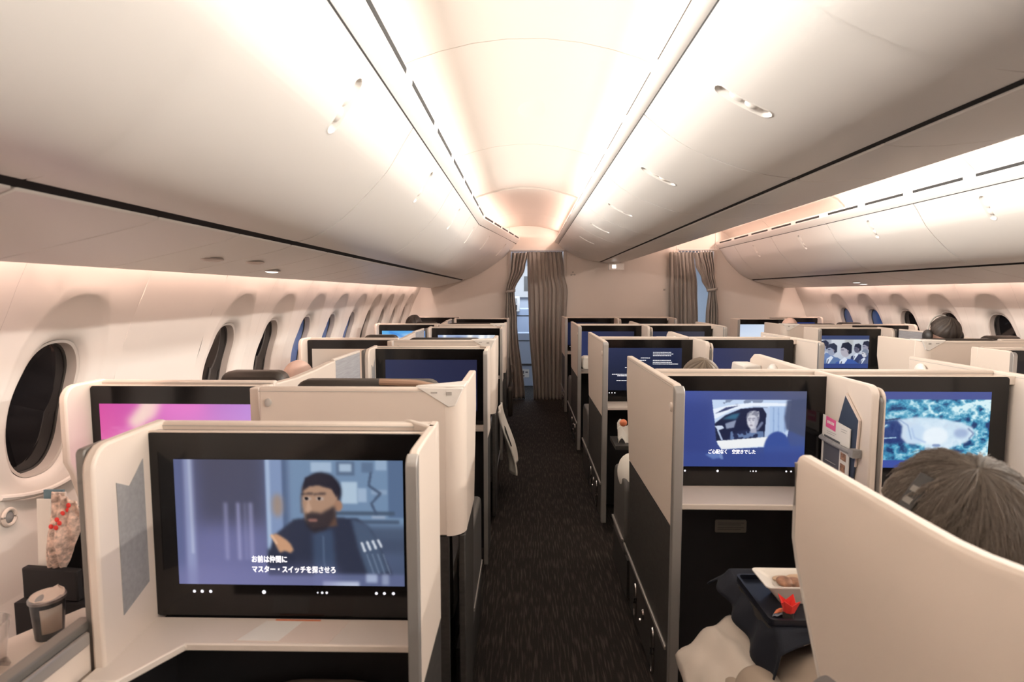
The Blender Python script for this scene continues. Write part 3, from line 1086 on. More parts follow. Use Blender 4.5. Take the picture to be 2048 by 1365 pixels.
def seat_shell(s, xo, ys, label, wing_to=0.42, aisle=True, shell=True, width=0.63, tan=False, narrow=False):
    """a lie-flat seat facing +y. xo = aisle-side edge; ys = rear face of its shell"""
    def X(u):
        return xo + s * u
    t = thing('suite_seat', label, 'seat', (X(width / 2), ys + 0.3, 0.0), 'lie-flat seats')
    if shell:
        MB().box(X(0.045), X(width), ys, ys + 0.028, SPLIT, TOP).build('shell_back', 'cream', t, bevel=0.006)
        MB().box(X(0.045), X(width), ys - 0.0012, ys + 0.002, TOP - 0.0135, TOP - 0.0110).build('cap_seam', 'seam', t)
        m = MB()
        m.loft([[(X(width - 0.03) + r * math.cos(2 * math.pi * k / 14), ys - d, 1.135 + 1.3 * r * math.sin(2 * math.pi * k / 14)) for k in range(14)] for d, r in ((-0.002, 0.010), (0.007, 0.010), (0.009, 0.006))])
        m.build('coat_button', 'mark_grey', t, smooth=True)
        MB().box(X(0.045), X(width), ys + 0.002, ys + 0.026, 0.04, SPLIT - 0.003).build('lower_back', 'charcoal', t)
    if aisle:
        # rounded corner and wing as one bent panel
        arc = [(X(0.05), ys)]
        for k in range(1, 7):
            a = math.pi / 2 * k / 6
            arc.append((X(0.05 - 0.058 * math.sin(a)), ys + 0.058 * (1 - math.cos(a))))
        inn = [(X(0.05), ys + 0.026)]
        for k in range(1, 7):
            a = math.pi / 2 * k / 6
            inn.append((X(0.05 - 0.032 * math.sin(a)), ys + 0.026 + 0.032 * (1 - math.cos(a))))
        MB().prism(arc + inn[::-1], SPLIT, TOP, 'z').build('shell_corner', 'cream', t, smooth=True)
        MB().prism([(ys + 0.058, SPLIT), (ys + 0.058, TOP), (ys + wing_to, TOP), (ys + wing_to, 1.045), (ys + wing_to - 0.10, SPLIT)], X(-0.008), X(0.018), 'x').build('aisle_wing', 'cream', t, bevel=0.005)
        MB().prism([(ys + 0.02, 0.04), (ys + 0.02, SPLIT - 0.003), (ys + wing_to - 0.10, SPLIT - 0.003), (ys + wing_to - 0.16, 0.04)], X(-0.006), X(0.016), 'x').build('lower_side', 'charcoal', t, bevel=0.004)
        # triangular corner badge
        b = MB().prism([(X(0.145), ys + 0.012), (X(-0.008), ys + 0.012), (X(-0.008), ys + 0.115)], TOP - 0.004, TOP + 0.006, 'z').build('corner_badge', 'badge', t, bevel=0.003)
        MB().prism([(X(0.135), TOP), (X(-0.005), TOP), (X(0.02), TOP - 0.055), (X(0.04), TOP - 0.06)], ys - 0.003, ys + 0.01, 'y').build('badge_face', 'badge', b, bevel=0.002)
        MB().box(X(0.075), X(0.095), ys - 0.0045, ys - 0.002, TOP - 0.017, TOP - 0.012).box(X(0.03), X(0.047), ys - 0.0045, ys - 0.002, TOP - 0.022, TOP - 0.012).build('badge_mark', 'mark_grey', b)
    # upholstery
    xa, xb = sorted((X(0.06), X(width - 0.04)))
    m = MB().grid(lambda u, v: (xa + (xb - xa) * u, ys + 0.10 + 0.05 * (1 - v) + 0.035 * (4 * (u - .5) ** 2), 0.42 + 0.705 * v + 0.016 * math.sin(math.pi * u) - 0.02 * (2 * u - 1) ** 4 * v), 12, 10)
    m.build('backrest', 'leather_dark', t, solid=0.11, smooth=True)
    ha, hb = (sorted((X(0.03), X(0.27))) if narrow else (xa + 0.02, xb - 0.03))
    m = MB().prism(rrect(ha, hb, 0.98, TOP + 0.002, 0.04), ys + 0.12, ys + 0.20, 'y')
    m.build('headrest', 'leather_dark', t, bevel=0.02, seg=3)
    if tan:
        m = MB().tube([(xb - 0.22, ys + 0.11, TOP + 0.000), (xb - 0.10, ys + 0.10, TOP - 0.002), (xb - 0.03, ys + 0.10, TOP - 0.016)], 0.012)
        m.build('piping', 'leather_tan', t, smooth=True)
    MB().prism(rrect(ys + 0.20, ys + 0.78, 0.30, 0.46, 0.05), xa, xb, 'x').build('seat_cushion', 'leather_dark', t, bevel=0.012)
    MB().box(xa + 0.04, xb - 0.04, ys + 0.16, ys + 0.72, 0.0, 0.31).build('seat_base', 'footwell_black', t)
    if aisle:
        ar = MB().prism(rrect(ys + wing_to - 0.08, ys + wing_to + 0.34, 0.20, 0.585, 0.06, corners=(0, 0, 1, 1)), X(0.0), X(0.055), 'x').build('armrest', 'armrest_grey', t, bevel=0.014, seg=3)
        MB().box(X(-0.004), X(0.01), ys + wing_to - 0.06, ys + wing_to + 0.34, 0.262, 0.275).build('trim_strip', 'aluminium', ar)
        MB().box(X(0.004), X(0.05), ys + wing_to - 0.2, ys + wing_to + 0.36, 0.02, 0.205).build('side_skirt', 'charcoal', ar)
    return t


def oval_ring(y, z, hy, hz, x, r, m):
    m.tube([(x, y + hy * math.cos(2 * math.pi * k / 20), z + hz * math.sin(2 * math.pi * k / 20)) for k in range(20)], r, 8, closed=True)


def aisle_partition(s, x, yn, yf, label):
    """panel beside the aisle running from a monitor to the next seat's head; s = side facing the aisle"""
    t = thing('aisle_partition', label, 'partition', (x, (yn + yf) / 2, 0.0), 'aisle partitions of the middle seats')
    up = wing_outline(yn + 0.018, yf, TOP, SPLIT, slope=0.09)
    MB().prism(up, x - 0.013, x + 0.013, 'x').build('upper_panel', 'cream', t, bevel=0.004)
    MB().box(x - 0.0138, x + 0.0138, yn + 0.05, yf - 0.006, TOP - 0.0135, TOP - 0.0112).build('cap_seam', 'seam', t)
    MB().prism([(yn + 0.018, 0.06), (yn + 0.018, SPLIT - 0.003), (yf - 0.095, SPLIT - 0.003), (yf - 0.16, 0.06)], x - 0.012, x + 0.012, 'x').build('lower_panel', 'charcoal', t)
    MB().prism(wing_outline(yn, yn + 0.026, TOP - 0.004, 0.05, r=0.022), x - 0.016, x + 0.016, 'x').build('edge_post', 'aluminium', t, bevel=0.004)
    tr = MB().box(x + s * 0.011, x + s * 0.02, yn + 0.05, yf - 0.02, 0.275, 0.292).build('trim_strip', 'aluminium', t, bevel=0.003)
    m = MB()
    oval_ring(yn + 0.24, 0.15, 0.022, 0.085, x + s * 0.0145, 0.006, m)
    m.build('step_handle', 'chrome', t, smooth=True)
    m = MB()
    oval_ring(yf - 0.30, 0.16, 0.020, 0.07, x + s * 0.0145, 0.006, m)
    m.build('step_handle', 'chrome', t, smooth=True)
    m = MB()
    for y, z, r in ((yn + 0.42, 0.185, 0.016), (yn + 0.47, 0.13, 0.007)):
        ring = [[(x + s * d, y + rr * math.cos(2 * math.pi * k / 16), z + rr * 1.4 * math.sin(2 * math.pi * k / 16)) for k in range(16)] for d, rr in ((0.011, r), (0.018, r * 0.8))]
        m.loft(ring)
    m.build('release_button', 'chrome', t, smooth=True)
    # small coat button near the front top corner
    m = MB()
    ring = [[(x + s * d, yn + 0.05 + r * math.cos(2 * math.pi * k / 16), 1.105 + r * 1.3 * math.sin(2 * math.pi * k / 16)) for k in range(16)] for d, r in ((0.012, 0.012), (0.019, 0.011), (0.020, 0.006))]
    m.loft(ring)
    m.build('coat_button', 'cream_rim', t, smooth=True)
    if s > 0:
        m = MB().ellipsoid((x - 0.026, yf - 0.10, TOP - 0.055), 0.016, 0.035, 0.035)
        m.tube([(x - 0.026, yf - 0.10, TOP - 0.05), (x - 0.040, yf - 0.17, TOP - 0.07), (x - 0.040, yf - 0.22, TOP - 0.072)], 0.009)
        m.build('reading_lamp', 'badge', t, smooth=True)
    return t


def twin_console(yb, label, imgL, imgR, magazines=False):
    XL, XR, XC = 0.497, 1.768, 1.125
    t = thing('twin_monitor_console', label, 'monitor console', (XC, yb - 0.05, 0.0), 'twin consoles of the middle seats')
    MB().box(XL, XR, yb - 0.028, yb, 0.03, TOP).build('back_panel', 'cream', t, bevel=0.006)
    MB().prism([(yb - 0.026, TOP - 0.032), (yb - 0.110, TOP - 0.026), (yb - 0.113, TOP - 0.0085), (yb - 0.124, TOP - 0.0085), (yb - 0.124, TOP - 0.04), (yb - 0.026, TOP - 0.04)], XL, XR, 'x').build('top_ledge', 'cream', t, bevel=0.002)
    MB().box(XL, XR, yb - 0.0295, yb - 0.027, TOP - 0.0125, TOP - 0.0100).build('cap_seam', 'seam', t)
    yf = yb - 0.125
    dv = MB().prism(wing_outline(yb - 0.40, yb - 0.03, TOP - 0.002, 0.42, r=0.035), XC - 0.030, XC - 0.006, 'x').build('divider', 'cream', t, bevel=0.005)
    MB().prism(rrect(yb - 0.403, yb - 0.05, 0.45, TOP - 0.035, 0.02), XC - 0.0055, XC + 0.0045, 'x').build('sliding_screen', 'grey_frame', dv, bevel=0.003)
    MB().prism(wing_outline(yb - 0.40, yb - 0.03, TOP - 0.012, 0.42, r=0.035), XC + 0.005, XC + 0.015, 'x').build('divider_cheek', 'cream', dv, bevel=0.005)
    # left half
    monitor(t, XL + 0.014, XC - 0.018, 0.760, TOP - 0.011, yf, 0.522, 1.025, 0.834, 1.116, imgL)
    monitor(t, XC + 0.014, XR - 0.020, 0.760, TOP - 0.011, yf, 1.182, 1.685, 0.834, 1.116, imgR)
    for xa, xb in ((XL + 0.013, XC - 0.031), (XC + 0.016, XR - 0.013)):
        MB().box(xa, xb, yb - 0.31, yb - 0.09, 0.738, 0.759).build('shelf', 'cream_rim', t, bevel=0.004)
        MB().box(xa, xb, yb - 0.05, yb - 0.03, 0.03, 0.738).build('footwell_lining', 'footwell_black', t)
        xm = (xa + xb) / 2 - 0.01
        pl = MB().prism(rrect(xm - 0.06, xm + 0.06, 0.552, 0.602, 0.006), yb - 0.056, yb - 0.0505, 'y').build('placard', 'placard', t)
        m = MB()
        for k, z in enumerate((0.590, 0.583, 0.572, 0.565)):
            m.box(xm - 0.05, xm + 0.05 - 0.012 * (k % 2), yb - 0.0568, yb - 0.056, z - 0.0015, z + 0.0015)
        m.build('placard_lines', 'placard_line', pl)
    # aisle wing on the far side of the right seat is the next partition
    return t

# ================================================================== PICTURES ON THE SCREENS


def pic_plain(c0, c1, w=32, h=18):
    p = Paint(w, h)
    p.grad(c0, c1)
    return p


def pic_officer():
    """a bearded man in a dark uniform gesturing in a blue-lit room"""
    p = Paint(300, 164, 3)
    p.grad((84, 86, 120), (96, 118, 150), (120, 120, 165), (70, 80, 105))
    p.rect(0.0, 0, 0.035, 1, (92, 100, 140), 0.8, 3)
    p.rect(0.045, 0, 0.085, 1, (150, 158, 195), 0.9, 2.2)
    p.rect(0.062, 0, 0.075, 0.75, (190, 198, 222), 0.7, 1.2)
    p.rect(0.10, -.1, 0.40, 0.55, (66, 66, 84), 0.75, 9)
    p.rect(0.10, 0.5, 0.42, 1.1, (112, 112, 160), 0.55, 12)
    for x, a in ((.215, .5), (.27, .75), (.325, .6), (.30, .3)):
        p.rect(x, .34, x + .014, .80, (165, 165, 205), a, 1.8)
    p.rect(0.40, 0, 0.475, .85, (128, 148, 184), 0.95, 1.3)
    p.rect(0.405, 0, 0.42, .8, (170, 188, 215), 0.8, 1.2)
    p.rect(0.475, 0, 0.50, .8, (82, 100, 132), 0.9, 1.5)
    p.rect(0.50, -.1, 1.02, .62, (116, 142, 172), 0.9, 3)
    for x0, y0, x1, y1, c in ((.60, .02, .69, .10, (165, 185, 208)), (.71, .01, .79, .12, (88, 106, 132)), (.725, .03, .775, .09, (170, 190, 212)), (.82, .02, .87, .10, (92, 112, 140)),
                              (.88, -.02, .93, .08, (150, 172, 198)), (.73, .17, .80, .34, (178, 198, 216)), (.80, .22, .84, .33, (160, 180, 204)), (.86, .23, .93, .27, (140, 160, 186)),
                              (.935, .0, 1.0, .45, (84, 104, 136)), (.55, .28, .60, .42, (92, 96, 110)), (.70, .40, .96, .43, (70, 84, 104)), (.72, .47, .98, .50, (72, 86, 108)), (.86, .44, .92, .46, (160, 170, 190))):
        p.rect(x0, y0, x1, y1, c, 0.9, 1.2)
    p.line([(.86, .1), (.85, .2), (.90, .26), (.86, .34), (.88, .42)], .010, (70, 84, 108), .9, 1.0)
    p.ell(.45, .36, .025, .09, (158, 132, 112), 0.8, 3)
    p.rect(.70, .52, 1.02, .74, (66, 76, 98), 0.8, 4)
    # body
    p.poly([(.40, .78), (.43, .60), (.52, .47), (.60, .45), (.70, .45), (.80, .46), (.86, .56), (.92, .80), (.95, .92), (.40, .92)], (48, 52, 70), 1, 1.6)
    p.poly([(.77, .46), (.84, .50), (.88, .62), (.93, .88), (.84, .92), (.80, .70)], (74, 88, 112), 1, 2)
    p.poly([(.60, .55), (.69, .55), (.70, .90), (.60, .90)], (64, 78, 104), .9, 3)
    p.line([(.645, .60), (.65, .92)], .006, (88, 104, 130), .9, 1)
    for k in range(4):
        x = .815 + k * .024
        p.line([(x, .655 - k * .008), (x + .012, .715 - k * .012)], .010, (214, 220, 230), .95, .8)
        p.line([(x + .02, .74), (x + .05, .90)], .005, (118, 134, 158), .8, .8)
    # head
    p.poly([(.60, .40), (.70, .40), (.71, .52), (.60, .53)], (96, 72, 62), 1, 1.6)
    p.ell(.645, .25, .085, .15, (34, 32, 42), 1, 1.8)
    p.poly([(.565, .22), (.60, .17), (.66, .175), (.70, .20), (.715, .30), (.70, .42), (.655, .52), (.60, .54), (.57, .47), (.558, .34)], (168, 134, 112), 1, 1.4)
    p.ell(.715, .36, .018, .045, (160, 122, 100), 1, 1)
    p.poly([(.568, .43), (.60, .41), (.64, .42), (.70, .36), (.705, .43), (.66, .55), (.605, .58), (.573, .52)], (46, 40, 46), .9, 2)
    p.ell(.603, .475, .022, .014, (150, 104, 96), .9, 1)
    p.poly([(.585, .30), (.60, .39), (.583, .415), (.572, .40)], (190, 156, 134), .9, 1.2)
    for x in (.582, .637):
        p.ell(x, .305, .018, .013, (190, 180, 176), .65, 1.0)
        p.ell(x - .004, .303, .008, .013, (26, 22, 28), 1, .6)
        p.line([(x - .024, .270), (x + .022, .264)], .008, (52, 44, 48), .75, 1.2)
    p.poly([(.56, .25), (.575, .14), (.63, .105), (.69, .13), (.72, .22), (.71, .30), (.69, .23), (.63, .20), (.59, .21)], (38, 36, 48), 1, 1.2)
    # gesturing hand
    p.poly([(.415, .60), (.44, .585), (.475, .62), (.50, .66), (.515, .71), (.50, .74), (.475, .72), (.455, .74), (.44, .69), (.43, .64)], (196, 150, 118), 1, 1.3)
    p.line([(.42, .60), (.44, .66)], .010, (222, 180, 150), .9, .8)
    p.poly([(.40, .70), (.44, .74), (.52, .76), (.52, .86), (.40, .86)], (44, 48, 66), 1, 2)
    # table edge glints
    p.rect(.60, .90, 1.02, 1.02, (96, 104, 140), .9, 2)
    p.rect(.64, .965, .80, 1.0, (205, 212, 232), .8, 1.6)
    p.rect(.83, .90, .88, .97, (178, 190, 216), .8, 1.6)
    p.rect(.90, .90, .93, .985, (160, 170, 196), .7, 1.6)
    p.rect(-.1, .86, .7, 1.1, (124, 124, 170), .55, 8)
    return p


def pic_car():
    """a man leaning out of a pale car, seen in a blue picture-in-frame"""
    p = Paint(330, 180, 5)
    p.grad((64, 82, 160), (88, 92, 120), (50, 62, 124), (62, 84, 150))
    p.rect(0, .15, .32, .85, (50, 64, 128), .6, 10)
    p.poly([(.32, .115), (.89, .115), (.88, .50), (.86, .72), (.40, .77), (.37, .70)], (196, 214, 240), 1, .7)
    n = p.noise(14, 9, 3)
    p.put(p.blur(((n > .55) & (p.vv < .20) & (p.vv > .115) & (p.u > .33) & (p.u < .72)).astype(float), .8), (110, 122, 150), .8)
    p.poly([(.33, .24), (.44, .19), (.60, .155), (.89, .16), (.89, .2), (.62, .20), (.47, .25), (.345, .37)], (232, 240, 252), 1, .9)
    p.poly([(.345, .30), (.42, .22), (.52, .19), (.42, .26)], (44, 52, 96), .9, .9)
    p.poly([(.345, .43), (.42, .32), (.53, .235), (.64, .215), (.72, .215), (.735, .60), (.36, .66)], (30, 36, 66), 1, 1)
    p.poly([(.40, .37), (.47, .305), (.525, .29), (.50, .37)], (64, 120, 150), .8, 2)
    p.poly([(.42, .43), (.50, .38), (.485, .48), (.43, .50)], (150, 160, 186), .9, 1.2)
    p.poly([(.345, .46), (.40, .455), (.415, .49), (.37, .52)], (205, 216, 236), 1, .9)
    p.line([(.37, .52), (.40, .64)], .012, (190, 206, 234), .9, .8)
    # person
    p.poly([(.43, .66), (.46, .58), (.52, .53), (.58, .51), (.62, .55), (.68, .54), (.71, .58), (.71, .63)], (38, 46, 80), 1, 1.4)
    n2 = p.noise(34, 22, 2)
    p.put(p.blur(((n2 > .56) & (p.vv > .53) & (p.vv < .645) & (p.u > .46) & (p.u < .70)).astype(float), .9), (128, 156, 200), .7)
    p.poly([(.598, .46), (.645, .46), (.65, .55), (.605, .55)], (170, 172, 192), 1, 1.2)
    p.poly([(.574, .36), (.583, .31), (.61, .29), (.645, .30), (.658, .36), (.655, .43), (.637, .485), (.612, .50), (.592, .475), (.580, .43)], (212, 212, 222), 1, 1.3)
    p.poly([(.635, .33), (.658, .36), (.652, .44), (.628, .49), (.634, .42)], (160, 162, 184), .7, 1.8)
    p.poly([(.57, .355), (.578, .29), (.60, .262), (.635, .255), (.662, .285), (.668, .345), (.657, .40), (.648, .345), (.628, .315), (.600, .318), (.584, .335)], (132, 134, 152), 1, 1.2)
    n3 = p.noise(60, 40, 2)
    p.put(p.blur(((n3 > .55) & (p.vv > .26) & (p.vv < .34) & (p.u > .575) & (p.u < .665)).astype(float), .6), (196, 198, 208), .7)
    for x in (.594, .622):
        p.line([(x - .008, .362), (x + .009, .358)], .008, (96, 96, 122), .65, 1.0)
        p.ell(x, .382, .009, .010, (92, 92, 118), .55, 1.0)
    p.poly([(.604, .385), (.612, .425), (.598, .425)], (178, 178, 196), .8, 1.0)
    p.ell(.608, .452, .012, .011, (104, 94, 116), .6, 1.2)
    p.line([(.655, .50), (.685, .42)], .018, (150, 160, 190), .7, 1.2)
    p.poly([(.685, .215), (.735, .215), (.74, .60), (.705, .61), (.715, .30)], (180, 198, 228), 1, .9)
    p.poly([(.735, .20), (.88, .20), (.87, .52), (.74, .58)], (170, 194, 228), 1, 1)
    for x in (.765, .80, .845):
        p.line([(x, .22), (x + .006, .54)], .006, (120, 146, 196), .7, 1.2)
    p.poly([(.36, .66), (.735, .60), (.73, .72), (.40, .77)], (238, 240, 242), 1, .9)
    p.poly([(.86, .115), (1.02, .10), (1.02, .62), (.86, .50), (.845, .35)], (74, 82, 112), .95, 2.2)
    p.ell(.80, .76, .095, .23, (58, 80, 150), 1, 1.5)
    p.rect(.73, .72, 1.0, 1.0, (62, 82, 150), .9, 3)
    p.rect(-.1, .80, 1.1, 1.1, (56, 72, 138), .8, 5)
    p.poly([(.28, .84), (.36, .80), (.40, .88), (.34, .90)], (120, 150, 205), .6, 1.6)
    p.poly([(.37, .79), (.40, .79), (.415, .90), (.395, .90)], (150, 176, 220), .6, 1.2)
    return p


def pic_foil():
    """a clear plastic parcel on crumpled teal foil, letterboxed"""
    p = Paint(320, 176, 11)
    n = p.noise(9, 6, 4)
    rdg = 1 - np.abs(2 * p.noise(13, 9, 4) - 1) * 2.4
    n5 = p.noise(34, 22, 3)
    v = np.clip(0.12 + 1.1 * (n - .3) + .5 * np.clip(rdg, -.6, 1) + 0.8 * (n5 - .5), 0, 1)[..., None]
    v = np.clip(v * (0.7 + 0.5 * p.u[..., None]), 0, 1)
    c0, c1, c2 = np.array((28, 58, 108.)), np.array((66, 150, 186.)), np.array((214, 240, 246.))
    p.a = np.where(v < .5, c0 + (c1 - c0) * v * 2, c1 + (c2 - c1) * (v - .5) * 2)
    p.poly([(-.02, .42), (.20, .40), (.36, .36), (.50, .42), (.52, .66), (.30, .68), (-.02, .70)], (34, 48, 110), .85, 2.5)
    p.line([(-.02, .42), (.15, .40), (.36, .35)], .008, (26, 40, 84), .9, 1)
    p.line([(.0, .70), (.20, .62), (.34, .60)], .007, (190, 224, 238), .9, .8)
    p.line([(.05, .64), (.2, .5), (.28, .44)], .022, (86, 150, 190), .7, 2)
    p.line([(.18, .53), (.27, .44)], .010, (210, 236, 244), .9, 1)
    p.poly([(.34, .37), (.46, .33), (.62, .34), (.80, .40), (.88, .46), (.90, .56), (.84, .66), (.72, .74), (.56, .80), (.54, .68), (.42, .68), (.375, .60), (.38, .45)], (216, 232, 246), .92, 2.2)
    p.ell(.48, .55, .07, .13, (196, 218, 240), .8, 3)
    p.ell(.62, .58, .09, .12, (238, 246, 252), .8, 3)
    p.ell(.80, .54, .05, .06, (150, 170, 208), .8, 3)
    p.line([(.85, .48), (.89, .54), (.86, .61)], .010, (96, 116, 160), .7, 1.2)
    p.line([(.36, .37), (.42, .44), (.45, .62)], .007, (120, 150, 196), .7, 1.2)
    p.line([(.45, .48), (.47, .60), (.55, .66)], .010, (160, 186, 224), .7, 1.5)
    p.ell(.63, .70, .03, .02, (96, 120, 170), .7, 1.2)
    p.rect(-.1, -.1, 1.1, .105, (72, 84, 148), 1, .5)
    p.rect(-.1, .895, 1.1, 1.1, (60, 80, 160), 1, .5)
    return p


def pic_suits():
    """a row of men in suits facing left, pale backdrop, letterboxed"""
    p = Paint(240, 136, 7)
    p.grad((225, 230, 236), (196, 200, 204), (190, 200, 216), (170, 180, 200))
    p.rect(.20, .1, .34, .5, (150, 156, 170), .8, 3)
    p.rect(.58, .12, .72, .45, (176, 178, 178), .8, 3)

    def man(x, y, s, suit, hair, face):
        p.poly([(x - .16 * s, 1.0), (x - .13 * s, y + .30 * s), (x - .02 * s, y + .20 * s), (x + .10 * s, y + .22 * s), (x + .20 * s, y + .34 * s), (x + .24 * s, 1.0)], suit, 1, .8)
        p.poly([(x - .08 * s, y + .26 * s), (x - .01 * s, y + .17 * s), (x + .03 * s, y + .22 * s), (x - .08 * s, y + .50 * s)], (214, 222, 236), 1, .6)
        p.line([(x - .05 * s, y + .28 * s), (x - .085 * s, y + .46 * s)], .012 * s, (52, 58, 86), 1, .5)
        p.ell(x, y, .072 * s, .165 * s, face, 1, .7)
        p.poly([(x - .07 * s, y - .05 * s), (x - .05 * s, y - .17 * s), (x + .03 * s, y - .20 * s), (x + .085 * s, y - .12 * s), (x + .085 * s, y + .06 * s), (x + .045 * s, y + .10 * s), (x + .02 * s, y - .02 * s), (x - .03 * s, y - .07 * s)], hair, 1, .7)
        p.line([(x - .06 * s, y - .01 * s), (x - .03 * s, y - .01 * s)], .010 * s, (62, 62, 84), .9, .5)
        p.ell(x + .03 * s, y + .02 * s, .012 * s, .03 * s, (150, 140, 150), .8, .5)

    man(.95, .34, .9, (70, 84, 120), (38, 42, 62), (150, 150, 168))
    man(.80, .40, .8, (52, 62, 100), (36, 40, 60), (96, 96, 116))
    man(.22, .33, .95, (108, 132, 178), (44, 50, 72), (150, 160, 184))
    man(.07, .44, .9, (120, 146, 190), (52, 58, 82), (150, 156, 176))
    man(.93, .55, .7, (80, 92, 130), (120, 130, 150), (205, 206, 214))
    man(.36, .44, 1.05, (92, 118, 162), (44, 52, 74), (150, 158, 180))
    man(.60, .45, 1.25, (62, 90, 160), (30, 36, 56), (176, 172, 184))
    p.rect(-.1, -.1, 1.1, .125, (58, 70, 110), 1, .5)
    p.rect(-.1, .86, 1.1, 1.1, (52, 70, 130), 1, .5)
    return p


def pic_pink():
    p = Paint(120, 66, 2)
    p.grad((214, 78, 160), (190, 140, 215), (232, 120, 170), (225, 170, 225))
    n = p.noise(5, 7, 3)
    p.put(np.clip((n - .45) * 3, 0, 1) * (p.u < .3), (235, 150, 200), .8)
    p.poly([(.28, 0), (.42, 0), (.37, .16), (.24, .30), (.18, .22)], (250, 225, 205), .9, 2.5)
    p.rect(.40, -.1, .7, .2, (240, 130, 205), .7, 6)
    return p


def pic_dune():
    p = Paint(80, 44, 2)
    p.grad((205, 180, 160), (212, 170, 140), (190, 166, 148), (200, 176, 160))
    p.poly([(.05, .4), (.3, .18), (.6, .12), (.4, .5)], (168, 146, 130), .8, 3)
    return p


def pic_sky():
    p = Paint(80, 44, 2)
    p.grad((96, 176, 232), (66, 140, 220), (160, 205, 240), (110, 170, 230))
    p.poly([(.0, .30), (.35, .16), (.7, .05), (.62, .2), (.2, .45)], (208, 228, 246), .8, 2)
    p.line([(.15, .05), (.5, .28), (.9, .10)], .03, (40, 110, 210), .8, 1.5)
    return p


def pic_bright():
    p = Paint(80, 44, 2)
    p.grad((150, 168, 205), (205, 212, 222))
    for x, w in ((.10, .05), (.52, .09), (.72, .10), (.86, .04)):
        p.poly([(x, 0), (x + w, 0), (x + w * .6, .3), (x - .02, .34)], (252, 252, 250), .95, 1.2)
    p.poly([(.2, .2), (.35, .05), (.5, .16), (.5, .4), (.2, .4)], (92, 116, 176), .9, 2)
    return p


def pic_white():
    p = Paint(80, 44, 2)
    p.grad((188, 205, 232), (222, 232, 245), (240, 244, 250), (210, 225, 245))
    p.line([(.0, .85), (.4, .78), (1, .82)], .02, (120, 146, 190), .7, 1.5)
    return p


def pic_credits(tone=((40, 48, 80), (36, 44, 74), (28, 32, 50), (26, 30, 48))):
    p = Paint(160, 90, 2)
    p.grad(*tone)
    return p


NAVY = pic_plain((42, 48, 78), (38, 40, 66))
DUSK = pic_plain((62, 70, 116), (66, 68, 92))

# ================================================================== BUILD THE ROWS
YA = [1.285, 3.170, 5.050, 6.850]
YW = [1.900, 3.770, 5.600, 7.300]
YS = [1.722, 3.530, 5.400]                  # rear faces of the aisle seats' shells
YBC = [2.200, 3.860, 5.510, 7.190]

# left of the left aisle ------------------------------------------------------
consA = side_console(-1, -0.205, YA[0], 'cream monitor console nearest the camera, showing a film still of a bearded man with captions', pic_officer(), (-0.768, -0.265))
mon = [c for c in consA.children if c.name.startswith('monitor')][0]
sy = YA[0] - 0.085 - 0.0026
cap = text_mesh('お前は仲間に', 0.0168, 'caption', 'caption_white', mon, (-0.604, sy, 0.880), bold=0.0006, xscale=0.80)
text_mesh('マスター・スイッチを探させろ', 0.0168, 'caption', 'caption_white', mon, (-0.604, sy, 0.857), bold=0.0006, xscale=0.80)
side_console(-1, -0.205, YA[1], 'cream monitor console beside the left aisle showing a plain dark navy screen', NAVY, (-0.768, -0.265))
side_console(-1, -0.205, YA[2], 'cream monitor console beside the left aisle showing bright white shapes', pic_bright(), (-0.768, -0.265))
side_console(-1, -0.205, YA[3], 'cream monitor console with black screen beside the left curtain', pic_plain((14, 14, 18), (12, 12, 15)), (-0.768, -0.265))
side_console(-1, -0.842, YW[0], 'cream window-side monitor console showing a pink picture', pic_pink(), (-1.400, -0.897), 'window')
side_console(-1, -0.842, YW[1], 'cream window-side monitor console showing a sandy beige picture', pic_dune(), (-1.400, -0.897), 'window')
side_console(-1, -0.842, YW[2], 'cream window-side monitor console on the left showing a sky-blue picture', pic_sky(), (-1.400, -0.897), 'window')
side_console(-1, -0.842, YW[3], 'black monitor console in front of the left pink bulkhead', pic_plain((12, 12, 15), (12, 12, 15)), (-1.400, -0.897), 'window')

seat_shell(-1, -0.195, YS[0], 'cream shell seat behind the nearest left console, dark headrest over its rim', wing_to=0.41, tan=True)
seat_shell(-1, -0.195, YS[1], 'cream shell seat left of the aisle with a white jacket on its armrest', wing_to=0.41)
seat_shell(-1, -0.195, YS[2], 'cream shell seat left of the aisle behind the bright white screen', wing_to=0.41)
seat_shell(-1, -0.195, -0.20, 'dark seat below the captioned monitor, beside the camera', wing_to=0.2, width=0.555)
for k, (y, lab) in enumerate(((YW[0], 'dark window seat whose headrest shows above the pink monitor'), (YW[1], 'dark window seat whose headrest shows above the sandy beige monitor'), (YW[2], 'dark window seat behind the left sky-blue monitor'))):
    seat_shell(-1, -0.86, y + 0.03, lab, aisle=False, shell=False, width=0.53, narrow=True)


def mid_partition(s, x, y0, y1, label):
    """low partition between window and aisle seat: cream panel then grey retractable screen"""
    t = thing('privacy_partition', label, 'partition', (x, (y0 + y1) / 2, 0), 'privacy partitions between neighbouring seats')
    ym = y0 + (y1 - y0) * 0.65
    MB().prism([(y0, 0.45), (y0, TOP - 0.010), (y0 + 0.30, TOP - 0.022), (y0 + 0.50, TOP - 0.018), (ym - 0.06, TOP - 0.010), (ym, TOP - 0.010), (ym, 0.45)], x - 0.016, x + 0.016, 'x').build('cream_panel', 'cream', t, bevel=0.005)
    MB().prism([(ym + 0.002, 0.50), (ym + 0.002, TOP - 0.012), (y1, TOP - 0.012), (y1, 0.50)], x - 0.008, x + 0.008, 'x').build('sliding_screen', 'grey_fabric', t)
    MB().box(x - 0.010, x + 0.010, ym, y1, TOP - 0.014, TOP - 0.002).build('screen_rail', 'cream_rim', t, bevel=0.003)
    MB().box(x - 0.03, x + 0.03, y0, y1, 0.0, 0.50).build('plinth', 'charcoal', t)
    return t


